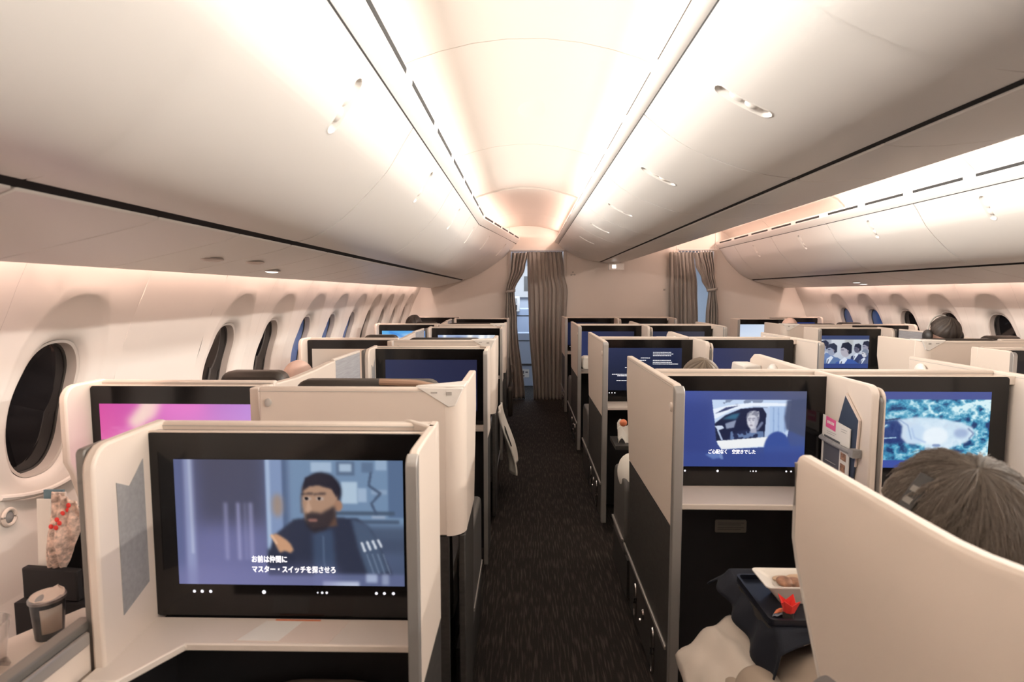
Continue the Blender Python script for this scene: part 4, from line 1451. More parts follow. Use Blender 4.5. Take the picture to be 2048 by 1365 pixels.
mid_partition(-1, -0.862, 1.77, YA[1] - 0.27, 'grey sliding screen partition beside the dark navy monitor')
mid_partition(-1, -0.862, 3.58, YA[2] - 0.27, 'grey sliding screen partition beside the bright white monitor')
mid_partition(-1, -0.862, 5.44, YA[3] - 0.27, 'grey sliding screen partition beside the far black monitor')
mid_partition(1, 2 * CX + 0.862, 3.58, YA[2] - 0.27, 'grey sliding screen partition left of the dark-haired passenger in headphones')

# middle pairs ---------------------------------------------------------------
con1 = twin_console(YBC[0], 'twin console with a car film on its left screen, teal foil on its right', pic_car(), pic_foil())
mon = [c for c in con1.children if c.name.startswith('monitor')][0]
sx0 = 0.522
text_mesh('ご心配なく　空焚きでした', 0.0178, 'caption', 'caption_white', mon, (sx0 + 0.300 * 0.503, YBC[0] - 0.1276, 0.834 + 0.282 * 0.175), bold=0.0006, xscale=0.82)
con2 = twin_console(YBC[1], 'twin console showing rolling white film credits on navy', pic_credits(), pic_plain((48, 54, 92), (56, 58, 80)))
mon = [c for c in con2.children if c.name.startswith('monitor')][0]
m = MB()
rng = random.Random(4)
zt = 1.116
rows = [(0.10, None, .30), (.14, None, .34), (.18, None, .30), (.235, .16, None), (.275, None, .0), (.29, None, .30), (.335, None, .32), (.375, None, .42), (.29, -.26, None), (.42, -.32, None), (.46, -.35, None), (.62, -.52, None), (.655, -.45, None), (.72, -.28, None), (.77, -.46, None)]
for fz, l, r in rows:
    z = zt - 0.282 * fz
    if r:
        xs, xe = sx0 + 0.492 * 0.64, sx0 + 0.492 * (0.64 + r * 0.8)
    elif l and l > 0:
        xs, xe = sx0 + 0.492 * 0.48, sx0 + 0.492 * 0.60
    elif l:
        xs, xe = sx0 + 0.492 * (0.62 + l), sx0 + 0.492 * (0.60 + l * .2)
    else:
        continue
    x = xs
    while x < xe:
        w = rng.uniform(0.004, 0.012)
        m.box(x, min(x + w, xe), YBC[1] - 0.1276, YBC[1] - 0.127, z - 0.0019, z + 0.0019)
        x += w + 0.0028
m.build('credits_text', 'caption_white', mon)
twin_console(YBC[2], 'twin console with two dim navy screens behind the film credits', pic_plain((42, 50, 88), (40, 42, 62)), pic_plain((42, 46, 68), (58, 58, 70)))
twin_console(YBC[3], 'twin console with two black screens against the middle bulkhead', pic_plain((24, 30, 56), (14, 14, 18)), pic_plain((14, 14, 18), (16, 16, 20)))
labs = ['cream and charcoal aisle partition beside the car film, chrome handles low down', 'cream and charcoal aisle partition beside the film credits', 'cream and charcoal aisle partition left of the two dim navy screens', 'cream aisle partition nearest the right edge of the left curtain']
for k, yb in enumerate(YBC):
    aisle_partition(-1, 0.487, yb - 0.42, yb + (0.45 if k < 3 else 0.30), labs[k])
labs = ['cream partition right of the teal foil screen, at the right edge of the picture', 'cream partition with a small grey button, left of the suited men', 'cream partition right of the two dim navy screens', 'cream partition right of the two black screens']
for k, yb in enumerate(YBC):
    aisle_partition(1, 1.780, yb - 0.42, yb + (0.45 if k < 3 else 0.30), labs[k])


def middle_seat(x0, x1, ys, label):
    t = thing('suite_seat', label, 'seat', ((x0 + x1) / 2, ys + 0.3, 0.0), 'lie-flat seats')
    m = MB().grid(lambda u, v: (x0 + (x1 - x0) * u, ys + 0.06 + 0.05 * (1 - v) + 0.035 * (4 * (u - .5) ** 2), 0.42 + 0.70 * v - 0.02 * (2 * u - 1) ** 4 * v), 12, 10)
    m.build('backrest', 'leather_dark', t, solid=0.10, smooth=True)
    MB().prism(rrect(x0 + 0.07, x1 - 0.07, 0.92, TOP - 0.030, 0.05), ys + 0.10, ys + 0.17, 'y').build('headrest', 'leather_dark', t, bevel=0.02, seg=3)
    MB().prism(rrect(ys + 0.17, ys + 0.75, 0.30, 0.46, 0.05), x0, x1, 'x').build('seat_cushion', 'leather_dark', t, bevel=0.012)
    MB().box(x0 + 0.04, x1 - 0.04, ys + 0.13, ys + 0.70, 0.0, 0.31).build('seat_base', 'footwell_black', t)
    s = -1 if x0 < CX - 0.1 else 1
    xo = x0 - 0.045 if s < 0 else x1 + 0.045
    ar = MB().prism(rrect(ys + 0.46, ys + 0.80, 0.20, 0.57, 0.06, corners=(0, 0, 1, 1)), xo - 0.035, xo + 0.03, 'x').build('armrest', 'armrest_grey', t, bevel=0.014, seg=3)
    MB().box(xo + s * 0.034, xo + s * 0.044, ys + 0.48, ys + 0.80, 0.262, 0.275).build('trim_strip', 'aluminium', ar)
    MB().box(xo - 0.03, xo + 0.025, ys + 0.40, ys + 0.82, 0.02, 0.205).build('side_skirt', 'charcoal', ar)
    return t


for k, yb in enumerate(YBC[:3]):
    names = [('dark middle seat behind the car film, a white pillow on its armrest side', 'dark middle seat behind the teal foil screen'),
             ('dark left-hand middle seat behind the film credits', 'dark right-hand middle seat behind the film credits console'),
             ('dark middle seat behind the left dim navy screen', 'dark middle seat behind the right dim navy screen')][k]
    middle_seat(0.56, CX - 0.05, yb + 0.02, names[0])
    middle_seat(CX + 0.05, 2 * CX - 0.56, yb + 0.02, names[1])
    # partition between the two seats
    y0 = yb + 0.02
    t = thing('privacy_partition', ['cream partition with control box between the seats behind the car film', 'small cream partition with control box behind the film credits', 'cream partition between the seats in front of the black screens'][k], 'partition', (CX, y0 + 0.3, 0), 'privacy partitions between neighbouring seats')
    MB().prism([(y0, 0.3), (y0, TOP - 0.01), (y0 + 0.54, TOP - 0.002), (y0 + 0.585, TOP - 0.03), (y0 + 0.60, TOP - 0.10), (y0 + 0.60, 0.3)], CX - 0.018, CX + 0.018, 'x').build('cream_panel', 'cream', t, bevel=0.006)
    b = MB().prism([(y0 + 0.44, 1.02), (y0 + 0.44, TOP - 0.045), (y0 + 0.60, TOP - 0.045), (y0 + 0.61, TOP - 0.08), (y0 + 0.61, 1.02)], CX - 0.10, CX - 0.018, 'x').build('control_box', 'badge', t, bevel=0.008)
    MB().prism(rrect(CX - 0.085, CX - 0.045, 1.03, TOP - 0.085, 0.015), y0 + 0.438, y0 + 0.445, 'y').build('socket', 'gap_black', b)
    m = MB().ellipsoid((CX - 0.028, y0 + 0.30, TOP - 0.055), 0.020, 0.035, 0.035)
    m.tube([(CX - 0.028, y0 + 0.30, TOP - 0.05), (CX - 0.045, y0 + 0.23, TOP - 0.07), (CX - 0.045, y0 + 0.17, TOP - 0.072)], 0.010)
    m.build('reading_lamp', 'badge', t, smooth=True)

# the seat shell right beside the camera, in front of the middle consoles
t = thing('suite_seat', 'beige shell seat in the lower right corner, wrapping its passenger with grey-brown hair', 'seat', (0.80, 0.8, 0), 'lie-flat seats')
XI = 0.487
path = [(XI, 1.010), (XI, 0.79), (XI, 0.72), (XI + 0.001, 0.655), (XI + 0.008, 0.615), (XI + 0.022, 0.580), (XI + 0.045, 0.548), (XI + 0.08, 0.525), (XI + 0.12, 0.515), (CX - 0.03, 0.515)]


def offset_path(path, d):
    out = []
    for i, p in enumerate(path):
        a, b = path[max(i - 1, 0)], path[min(i + 1, len(path) - 1)]
        tx, ty = b[0] - a[0], b[1] - a[1]
        l = math.hypot(tx, ty)
        out.append((p[0] - ty / l * d, p[1] + tx / l * d))
    return out


inn = offset_path(path, 0.034)
m = MB()
rr = []
for i, ((ox, oy), (ix, iy)) in enumerate(zip(path, inn)):
    ring = []
    for q, z in ((0.0, SPLIT), (0.0, 1.02), (0.0, TOP - 0.014), (0.12, TOP - 0.004), (0.3, TOP), (0.7, TOP), (0.88, TOP - 0.004), (1.0, TOP - 0.014), (1.0, 1.02), (1.0, SPLIT)):
        yy = oy + (iy - oy) * q
        if i == 0 and z < 0.8:
            yy -= 0.185                      # raked lower front edge
        ring.append((ox + (ix - ox) * q, yy, z))
    rr.append(ring)
m.loft(rr)
o = m.build('shell', 'cream', t, smooth=True, angle=30)
m = MB()
rr = []
for i, (a, b) in enumerate(zip(path, inn)):
    rr.append([(a[0], a[1] if i else 0.80, 0.05), (a[0], a[1] if i else 0.822, SPLIT - 0.004), (b[0], b[1] if i else 0.822, SPLIT - 0.004), (b[0], b[1] if i else 0.80, 0.05)])
m.loft(rr)
m.build('lower_shell', 'charcoal', t)
m = MB().tube([(XI - 0.001, 1.010, TOP - 0.014), (XI - 0.001, 1.010, 1.09), (XI - 0.001, 1.009, 1.03), (XI - 0.001, 0.990, 0.985), (XI - 0.001, 0.826, SPLIT)], 0.0028)
m.build('edge_gasket', 'seam', t, smooth=True)
x0, x1 = 0.56, CX - 0.06
m = MB().grid(lambda u, v: (x0 + (x1 - x0) * u, 0.60 + 0.05 * (1 - v) + 0.035 * (4 * (u - .5) ** 2), 0.42 + 0.58 * v), 12, 10)
m.build('backrest', 'leather_dark', t, solid=0.10, smooth=True)
MB().prism(rrect(0.68, 1.28, 0.30, 0.46, 0.05), x0, x1, 'x').build('seat_cushion', 'leather_dark', t, bevel=0.012)
MB().box(x0 + 0.04, x1 - 0.04, 0.62, 1.2, 0.0, 0.31).build('seat_base', 'footwell_black', t)
# right of the right aisle ------------------------------------------------------
XD = 2 * CX + 0.205
side_console(1, XD, YA[1], 'cream monitor console at the right edge of the picture, black screen barely showing', pic_plain((20, 20, 24), (16, 16, 20)), (XD + 0.055, XD + 0.538))
side_console(1, XD, YA[2], 'cream monitor console showing a row of men in suits', pic_suits(), (XD + 0.030, XD + 0.520))
side_console(1, XD, YA[3], 'cream monitor console showing a pale white and blue picture', pic_white(), (XD + 0.02, XD + 0.52))
XE = 2 * CX + 0.832
side_console(1, XE, YW[1], 'cream window-side console under the right windows, at the right edge of the picture', pic_plain((18, 18, 22), (16, 16, 20)), (XE + 0.05, XE + 0.553), 'window')
side_console(1, XE, YW[2], 'cream window-side console with black screen, left of the passenger in headphones', pic_plain((18, 18, 22), (16, 16, 20)), (XE + 0.05, XE + 0.553), 'window')
side_console(1, XE, YW[3], 'window-side console by the right pink bulkhead with a strip of blue screen', pic_plain((40, 70, 150), (30, 60, 140)), (XE + 0.05, XE + 0.553), 'window')
seat_shell(1, XD - 0.01, YS[1], 'cream shell seat of the dark-haired passenger wearing headphones', wing_to=0.44)
seat_shell(1, XD - 0.01, YS[2], 'cream shell seat in front of the pale white and blue monitor', wing_to=0.44)
for k, (y, lab) in enumerate(((YW[1], 'dark window seat on the right, behind the headphone passenger'), (YW[2], 'dark window seat by the far right windows'))):
    seat_shell(1, XE + 0.028, y + 0.03, lab, aisle=False, shell=False, width=0.53, narrow=True)

# ================================================================== CURTAINS, SIGN, ROOM BEYOND


def curtain(name, label, y, rows, folds, amp, tie=None, seed=0):
    """rows: (z, x_left, x_right) from top to bottom"""
    rng = random.Random(seed)
    ph = [rng.uniform(0, 6.28) for _ in range(4)]

    def edge(z):
        for (za, a0, a1), (zb, b0, b1) in zip(rows[:-1], rows[1:]):
            if z >= zb - 1e-6:
                t = (za - z) / (za - zb)
                t = t * t * (3 - 2 * t)
                return a0 + (b0 - a0) * t, a1 + (b1 - a1) * t
        return rows[-1][1:]
    ztop, zbot = rows[0][0], rows[-1][0]

    def fn(u, v):
        z = ztop + (zbot - ztop) * v
        l, r = edge(z)
        w = r - l
        uu = u + 0.012 * math.sin(6.28 * 2 * u + ph[0]) + 0.01 * math.sin(5 * v + 9 * u)
        k = amp * (0.55 + 0.45 * math.sin(2.3 * v + ph[1]) ** 2)
        d = k * math.sin(2 * math.pi * folds * uu + 0.4 * math.sin(3 * v + ph[2])) + 0.3 * k * math.sin(2 * math.pi * folds * 2.3 * uu + ph[3])
        return (l + w * u, y + d, z)
    t = thing(name, label, 'curtain', ((rows[-1][1] + rows[-1][2]) / 2, y, zbot))
    m = MB().grid(fn, int(folds * 14), 40)
    m.build('fabric', 'curtain', t, smooth=True, solid=0.004, angle=180)
    if tie:
        z, x0, x1 = tie
        m = MB()
        xc, w = (x0 + x1) / 2, (x1 - x0) / 2
        rings = [[(xc + (w + 0.012) * math.cos(2 * math.pi * k / 24), y + (amp * 1.15 + 0.012) * math.sin(2 * math.pi * k / 24), z + dz + 0.012 * math.cos(2 * math.pi * k / 24)) for k in range(24)] for dz in (-0.018, 0.018)]
        m.loft(rings, True, False)
        m.build('tieback', 'curtain', t, solid=0.004, smooth=True)
    # hooks along the top
    m = MB()
    l, r = edge(ztop)
    for k in range(int(folds) + 1):
        x = l + (r - l) * (k + 0.5) / (int(folds) + 1)
        m.box(x - 0.006, x + 0.006, y - 0.006, y + 0.006, ztop - 0.005, ztop + 0.018)
    m.build('hooks', 'badge', t)
    return t


YC = YE - 0.10


def px(x):
    return (x - 1051.0) * YC / FPX


def pz(y):
    return H + (588.0 - y) * YC / FPX


curtain('curtain', 'grey curtain gathered and tied back at the left side of the left doorway', YC,
        [(pz(507), px(1024), px(1056)), (pz(535), px(1022), px(1050)), (pz(583), px(1013), px(1029)), (pz(640), px(1010), px(1034)), (pz(800), px(1009), px(1050))], 4.5, 0.035, (pz(583), px(1013), px(1029)), 1)
curtain('curtain', 'wide grey curtain drawn across the left doorway, reaching the carpet', YC + 0.03,
        [(pz(505), px(1054), px(1124)), (pz(545), px(1055), px(1128)), (pz(583), px(1056), px(1135)), (pz(640), px(1058), px(1133)), (pz(803), px(1068), px(1128))], 8.5, 0.028, None, 2)
curtain('curtain', 'grey curtain drawn across the right doorway', YC + 0.02,
        [(pz(506), px(1335), px(1382)), (pz(580), px(1336), px(1391)), (pz(640), px(1337), px(1394)), (pz(800), px(1338), px(1394))], 6.5, 0.028, None, 3)
curtain('curtain', 'grey curtain swept to the right and tied beside the right doorway', YC - 0.03,
        [(pz(506), px(1392), px(1417)), (pz(545), px(1402), px(1421)), (pz(580), px(1412), px(1426)), (pz(630), px(1408), px(1432)), (pz(800), px(1402), px(1436))], 4.5, 0.03, (pz(580), px(1411), px(1427)), 4)
curtain('curtain', 'diagonal fold of grey curtain hanging across the right doorway', YC - 0.01,
        [(pz(507), px(1381), px(1400)), (pz(530), px(1385), px(1407)), (pz(560), px(1398), px(1416)), (pz(583), px(1409), px(1424))], 2.5, 0.02, None, 5)
# rails
for (a, b) in DOORS:
    m = MB().box(a + 0.005, b - 0.005, YC - 0.012, YC + 0.05, pz(504) + 0.014, pz(504) + 0.03)
    trim_no[0] += 1
    structure(m.build('trim_%d' % trim_no[0], 'badge'))

# small lit sign under the middle bins
sz0, sz1 = H + (588 - 541) * (YF - 0.25) / FPX, H + (588 - 528) * (YF - 0.25) / FPX
sx0_, sx1_ = (1215 - 1051) * (YF - 0.25) / FPX, (1246 - 1051) * (YF - 0.25) / FPX
t = thing('lit_sign', 'small white box sign hung under the middle bins, lit on its left half', 'sign', ((sx0_ + sx1_) / 2, YF - 0.25, sz1 + 0.01))
MB().box(sx0_, sx1_, YF - 0.25, YF - 0.20, sz0, sz1).build('housing', 'sign_plate', t, bevel=0.006)
MB().box(sx0_ + 0.05, sx0_ + 0.10, YF - 0.2525, YF - 0.2495, sz0 + 0.022, sz1 - 0.02).build('lit_panel', 'sign_lit', t)
MB().box((sx0_ + sx1_) / 2 - 0.04, (sx0_ + sx1_) / 2 + 0.04, YF - 0.24, YF - 0.21, sz1 - 0.004, H + 0.455).build('mount', 'sign_plate', t)
# tiny pictogram plate on the middle bulkhead
t = thing('pictogram', 'tiny grey pictogram on the middle bulkhead, right of the wide curtain', 'sign', (0.655, YF - 0.004, H + 0.27))
m = MB()
for dx, dz in ((0.0, 0.028), (-0.022, -0.010), (0.026, -0.006)):
    c = [(0.655 + dx + 0.012 * math.cos(2 * math.pi * k / 12), 0, H + 0.27 + dz + 0.012 * math.sin(2 * math.pi * k / 12)) for k in range(12)]
    m.loft([[(p[0], YF - 0.006, p[2]) for p in c], [(p[0], YF + 0.001, p[2]) for p in c]])
m.box(0.64, 0.67, YF - 0.006, YF + 0.001, H + 0.262, H + 0.268)
m.build('mark', 'mark_grey', t)
t = thing('door_stud', 'tiny grey stud on the middle bulkhead near its right edge', 'stud', (1.92, YF - 0.004, H + 0.055))
MB().lathe([(0.0, -0.012), (0.014, -0.012), (0.014, 0.012), (0.0, 0.012)], (1.92, YF - 0.001, H + 0.055), 12, sy=0.4).build('knob', 'mark_grey', t)

# the bright cabin seen through the gap in the left curtain
m = MB().box(-1.4, 3.6, 10.9, 10.95, 0, 2.45)
structure(m.build('wall_beyond', 'galley_white'))
m = MB().box(-1.6, 3.8, YF + 0.07, 10.95, 2.45, 2.49)
structure(m.build('ceiling_beyond', 'galley_white'))
for x in (-1.42, 3.62):
    structure(MB().box(x - 0.03, x, YF + 0.07, 10.95, 0, 2.45).build('wall_beyond_side', 'galley_white'))
t = thing('wall_monitor', 'small grey screen on a white wall through the gap in the left curtain', 'monitor', (0.04, 10.86, 1.72))
MB().box(-0.32, 0.40, 10.82, 10.90, 1.40, 2.0).build('housing', 'badge', t, bevel=0.01)
MB().box(-0.03, 0.20, 10.812, 10.822, 1.52, 1.80).build('screen', 'grey_frame', t)
for k, (yy, x0, x1, zt_) in enumerate(((9.95, -0.45, 0.35, 1.22), (9.0, -0.55, 0.42, 0.86))):
    t = thing('economy_seat', ['tall pale blue seat back through the gap in the left curtain', 'low pale blue seat back with a white notice, through the curtain gap'][k], 'seat', ((x0 + x1) / 2, yy, 0.0))
    MB().prism(rrect(x0, x1, 0.28, zt_, 0.06), yy, yy + 0.09, 'y').build('backrest', 'seat_blue', t, bevel=0.02)
    MB().box(x0 + 0.03, x1 - 0.03, yy - 0.004, yy + 0.05, zt_ - 0.14, zt_ - 0.125).build('seam', 'charcoal', t)
    MB().box(x0 + 0.02, x1 - 0.02, yy + 0.0, yy + 0.5, 0.0, 0.30).build('seat_base', 'seat_blue', t, bevel=0.01)
    MB().box(x0 + 0.04, x1 - 0.04, yy - 0.02, yy + 0.01, 0.33, 0.36).build('trim_strip', 'charcoal', t)
    if k == 1:
        n_ = MB().box(-0.06, 0.06, yy - 0.008, yy, 0.14, 0.27).build('notice', 'paper', t)
        MB().box(-0.045, -0.02, yy - 0.0095, yy - 0.0078, 0.20, 0.25).box(0.0, 0.04, yy - 0.0095, yy - 0.0078, 0.215, 0.235).box(-0.045, -0.015, yy - 0.0095, yy - 0.0078, 0.155, 0.18).build('notice_print', 'grey_print', n_)
t = thing('jump_seat_box', 'dark switch box with a white frame through the gap in the left curtain', 'box', (-0.12, 9.6, 1.2))
MB().box(-0.27, -0.10, 9.88, 9.94, 1.16, 1.42).build('housing', 'badge', t, bevel=0.01)
MB().box(-0.235, -0.145, 9.87, 9.885, 1.19, 1.28).build('screen', 'charcoal', t)
MB().box(-0.235, -0.145, 9.87, 9.885, 1.31, 1.39).build('dial', 'mark_grey', t)

# ================================================================== SMALL THINGS
# coat hook and armrest scoop on the left wall by the first window
t = thing('coat_hook', 'round ring hook on the left wall below the large window', 'hook', wall_pt(-1, 1.756, 0.747))
p = Vector(wall_pt(-1, 1.756, 0.747, -0.012))
MB().tube([(p.x, p.y + 0.022 * math.cos(2 * math.pi * k / 24), p.z + 0.026 * math.sin(2 * math.pi * k / 24)) for k in range(24)], 0.006, 8, closed=True).build('ring', 'cream_rim', t, smooth=True)
MB().ellipsoid((p.x + 0.004 * -1, p.y, p.z), 0.008, 0.018, 0.021).build('cap', 'pocket_grey', t, smooth=True)
# side ledge running along the wall by the first window
t = thing('side_ledge', 'narrow cream side ledge in the lower left corner carrying cups', 'ledge', (-1.02, 0.5, 0.0))
MB().prism([(-1.15, -0.9), (-0.885, -0.9), (-0.885, 1.10), (-0.93, 1.275), (-1.06, 1.285), (-1.15, 1.12)], 0.695, 0.72, 'z').build('top', 'cream_rim', t, bevel=0.004)
MB().prism([(-1.13, -0.9), (-0.90, -0.9), (-0.90, 1.09), (-0.94, 1.26), (-1.05, 1.27), (-1.13, 1.11)], 0.0, 0.694, 'z').build('cabinet', 'footwell_black', t)
# divider wall between window seat and aisle seat, with its grey rail, next to the camera
t = thing('privacy_partition', 'low cream partition with a grey slide rail in the lower left corner', 'partition', (-0.86, 0.4, 0.0), 'privacy partitions between neighbouring seats')
MB().box(-0.868, -0.84, -0.8, 1.03, 0.0, 0.818).build('panel', 'cream', t, bevel=0.004)
MB().box(-0.874, -0.845, -0.8, 1.05, 0.818, 0.838).build('slide_rail', 'grey_frame', t, bevel=0.004)
MB().box(-0.842, -0.832, -0.8, 1.02, 0.80, 0.825).build('rail_edge', 'aluminium', t, bevel=0.003)
# side shelf of the nearest aisle seat
t = thing('side_shelf', 'cream side shelf running from the captioned monitor towards the camera', 'shelf', (-0.78, 0.3, 0.0))
MB().prism([(-0.839, -0.7), (-0.762, -0.7), (-0.762, 0.983), (-0.839, 0.983)], 0.733, 0.750, 'z').build('top', 'cream_rim', t, bevel=0.003)
MB().prism([(-0.839, -0.7), (-0.768, -0.7), (-0.768, 0.98), (-0.839, 0.98)], 0.0, 0.732, 'z').build('cabinet', 'footwell_black', t)
tag(MB().box(-0.832, -0.772, 0.80, 0.96, 0.7505, 0.7515).build('printed_card', 'paper_dim'), 'faint printed card on the cream side shelf in the lower left corner', 'card')
# card on the nearest monitor shelf
t = thing('safety_card', 'pale printed card lying on the shelf below the captioned monitor', 'card', (-0.46, 1.15, 0.750))
MB().prism([(-0.605, 1.112), (-0.405, 1.110), (-0.385, 1.192), (-0.565, 1.194)], 0.7502, 0.7510, 'z').build('sheet', 'paper_dim', t)
MB().prism([(-0.600, 1.114), (-0.512, 1.113), (-0.488, 1.184), (-0.568, 1.186)], 0.7510, 0.7515, 'z').build('panel', 'paper', t)
MB().box(-0.55, -0.45, 1.187, 1.192, 0.7510, 0.7514).build('stripe', 'orange_wrap', t)

# window-side things on the left ledge
def lathe_thing(name, label, cat, loc, group=None):
    return thing(name, label, cat, loc, group)


c = (-1.045, 1.17, 0.72)
t = thing('snack_pot', 'dark printed cup with a peeled pale lid on the left ledge', 'cup', c)
MB().lathe([(0.0, 0.0), (0.025, 0.0), (0.026, 0.004), (0.032, 0.086), (0.032, 0.088), (0.0, 0.088)], c).build('cup', 'can_dark', t, smooth=True)
MB().lathe([(0.032, 0.083), (0.0345, 0.084), (0.0345, 0.090), (0.032, 0.091)], c).build('rim', 'tin_rim', t, smooth=True)
rings = [[(c[0] + r * math.cos(a), c[1] + r * math.sin(a), c[2] + z) for a in [math.radians(-75 + 75 * k / 10) for k in range(11)]] for r, z in ((0.0285, 0.018), (0.0322, 0.074))]
MB().loft(rings, False, False).build('label', 'can_label', t, smooth=True, solid=0.001)
m = MB().grid(lambda u, v: (c[0] + 0.031 * (2 * u - 1) * math.sqrt(max(0, 1 - (2 * v - 1) ** 2)), c[1] + 0.031 * (2 * v - 1), c[2] + 0.0905 + 0.008 * v * v + 0.003 * math.sin(9 * u + 4 * v)), 12, 12)
m.build('lid', 'paper_dim', t, solid=0.001, smooth=True)
c = (-1.085, 1.07, 0.72)
t = thing('plastic_cup', 'clear plastic cup on the left ledge beside the dark printed cup', 'cup', c)
MB().lathe([(0.026, 0.0), (0.036, 0.085), (0.038, 0.088), (0.036, 0.090), (0.0345, 0.087), (0.025, 0.003), (0.0, 0.003), (0.0, 0.0)], c).build('wall', 'clear_plastic', t, smooth=True)
m = MB().grid(lambda u, v: (c[0] - 0.02 + 0.09 * u - 0.03 * v, c[1] - 0.10 + 0.11 * v, c[2] + 0.004 + 0.10 * (1 - abs(2 * v - 1)) * (0.5 + 0.5 * math.sin(3 * u + 1)) + 0.008 * math.sin(23 * u + 7 * v)), 16, 16)
tag(m.build('plastic_wrapper', 'clear_plastic', None, solid=0.0006, smooth=True), 'crumpled clear plastic wrapper on the left ledge at the picture edge', 'wrapper')
c = (-1.13, 1.03, 0.72)
t = thing('paper_bowl', 'white paper bowl at the left picture edge on the ledge', 'bowl', c)
MB().lathe([(0.03, 0.0), (0.05, 0.075), (0.056, 0.082), (0.054, 0.086), (0.048, 0.078), (0.03, 0.006), (0.0, 0.006), (0.0, 0.0)], c).build('bowl', 'paper', t, smooth=True)

# literature pocket beside the pink-screen console
t = thing('literature_pocket', 'black pocket between the large window and the pink monitor', 'pocket', (-1.16, 1.34, 0.72))
MB().prism([(-1.235, 1.315), (-1.085, 1.300), (-1.085, 1.32), (-1.235, 1.335)], 0.722, 0.80, 'z').build('pouch', 'footwell_black', t, bevel=0.004)
MB().box(-1.235, -1.065, 1.375, 1.385, 0.722, 0.93).build('back', 'footwell_black', t)
MB().box(-1.24, -1.06, 1.295, 1.40, 0.0, 0.721).build('cabinet', 'footwell_black', t)


def leaning(name, label, cat, x0, x1, y, z0, z1, mt, lean=0.02, skew=0.0, th=0.006, group=None, extra=None):
    t = thing(name, label, cat, ((x0 + x1) / 2, y, z0), group)
    MB().loft([[(x0 + skew * f, y + lean * f, z), (x1 + skew * f, y + lean * f, z), (x1 + skew * f, y + lean * f + th, z), (x0 + skew * f, y + lean * f + th, z)] for f, z in ((0, z0), (1, z1))]).build('cover', mt, t, bevel=0.001)
    return t


leaning('magazine', 'pale magazine standing in the black pocket below the large window', 'magazine', -1.215, -1.180, 1.338, 0.723, 0.965, 'paper', 0.0, 0.01, 0.004, 'magazines in the black pocket')
leaning('magazine', 'blue-grey magazine standing in the black pocket behind the pale one', 'magazine', -1.205, -1.155, 1.348, 0.723, 0.985, 'teal_print', 0.0, 0.01, 0.006, 'magazines in the black pocket')
leaning('magazine', 'pinkish magazine standing in the black pocket beside the patterned pouch', 'magazine', -1.185, -1.155, 1.330, 0.723, 0.985, 'paper_dim', 0.0, 0.03, 0.006, 'magazines in the black pocket')
t = thing('cloth_pouch', 'flower-patterned cloth pouch stuffed in the black pocket', 'pouch', (-1.15, 1.33, 0.79))


def pouch_pt(u, v):
    w = 0.060 * (0.7 + 0.5 * math.sin(math.pi * v * .8))
    return (-1.180 + 0.03 * v + w * u, 1.325 - 0.03 * math.sin(math.pi * u) * math.sin(math.pi * min(1, v * 1.1)) + 0.004 * math.sin(19 * u + 11 * v), 0.79 + 0.20 * v - 0.03 * u * v)


MB().grid(pouch_pt, 16, 20).build('bag', 'pattern_cloth', t, solid=0.004, smooth=True)
m = MB()
rng = random.Random(2)
for k in range(7):
    q = pouch_pt(rng.uniform(.25, .7), rng.uniform(.6, .95))
    m.ellipsoid((q[0], q[1] - 0.003, q[2]), 0.006, 0.003, 0.006, 8, 6)
m.build('flowers', 'red_paper', t, smooth=True)

# things strapped to the divider between the two near middle monitors (left face at x = CX - 0.030)
XDV = 1.125 - 0.030
yd = YBC[0]
con_div = [c for c in con1.children if c.name.startswith('divider')][0]
m = MB().tube([(XDV - 0.003, yd - 0.130, 0.955), (XDV - 0.022, yd - 0.145, 0.953), (XDV - 0.024, yd - 0.24, 0.950), (XDV - 0.022, yd - 0.335, 0.948), (XDV - 0.002, yd - 0.345, 0.948)], 0.0085, 10)
m.box(XDV - 0.03, XDV - 0.002, yd - 0.36, yd - 0.335, 0.935, 0.962)
m.build('strap', 'pocket_grey', con_div, smooth=True)


def flat_on_divider(name, label, cat, pts, dx, mt, th=0.003):
    """pts: (y offset before the console rear, z)"""
    t = thing(name, label, cat, (XDV - dx, yd - 0.2, 0.8))
    MB().prism([(yd - a - 0.02, z) for a, z in pts], XDV - dx - th, XDV - dx, 'x').build('cover', mt, t)
    return t


t = flat_on_divider('folder', 'navy folder with a pale edge tucked behind the strap on the near middle divider', 'folder', [(0.200, 0.80), (0.205, 1.02), (0.243, 1.125), (0.325, 1.055), (0.315, 0.90), (0.300, 0.80)], 0.003, 'navy_folder', 0.005)
MB().prism([(yd - a - 0.02, z) for a, z in [(0.243, 1.127), (0.325, 1.057), (0.315, 0.90), (0.319, 0.90), (0.331, 1.058), (0.245, 1.134)]], XDV - 0.0085, XDV - 0.0025, 'x').build('edge', 'paper_dim', t)
t = flat_on_divider('brochure', 'white brochure with a pink label held by the strap on the near middle divider', 'brochure', [(0.115, 0.80), (0.118, 1.035), (0.292, 1.020), (0.290, 0.80)], 0.011, 'paper', 0.003)
xb_ = XDV - 0.0142
MB().prism([(yd - a - 0.02, z) for a, z in [(0.140, 0.995), (0.141, 1.034), (0.205, 1.029), (0.204, 0.990)]], xb_ - 0.0006, xb_, 'x').build('pink_label', 'pink_print', t)
m = MB()
for a0, a1, z, hgt in ((0.15, 0.158, 1.010, 0.010), (0.161, 0.167, 1.010, 0.010), (0.17, 0.176, 1.0095, 0.010), (0.179, 0.185, 1.009, 0.010), (0.188, 0.194, 1.0085, 0.010)):
    m.prism([(yd - 0.02 - a0, z), (yd - 0.02 - a0, z + hgt), (yd - 0.02 - a1, z + hgt), (yd - 0.02 - a1, z)], xb_ - 0.001, xb_ - 0.0006, 'x')
m.build('label_letters', 'paper', t)
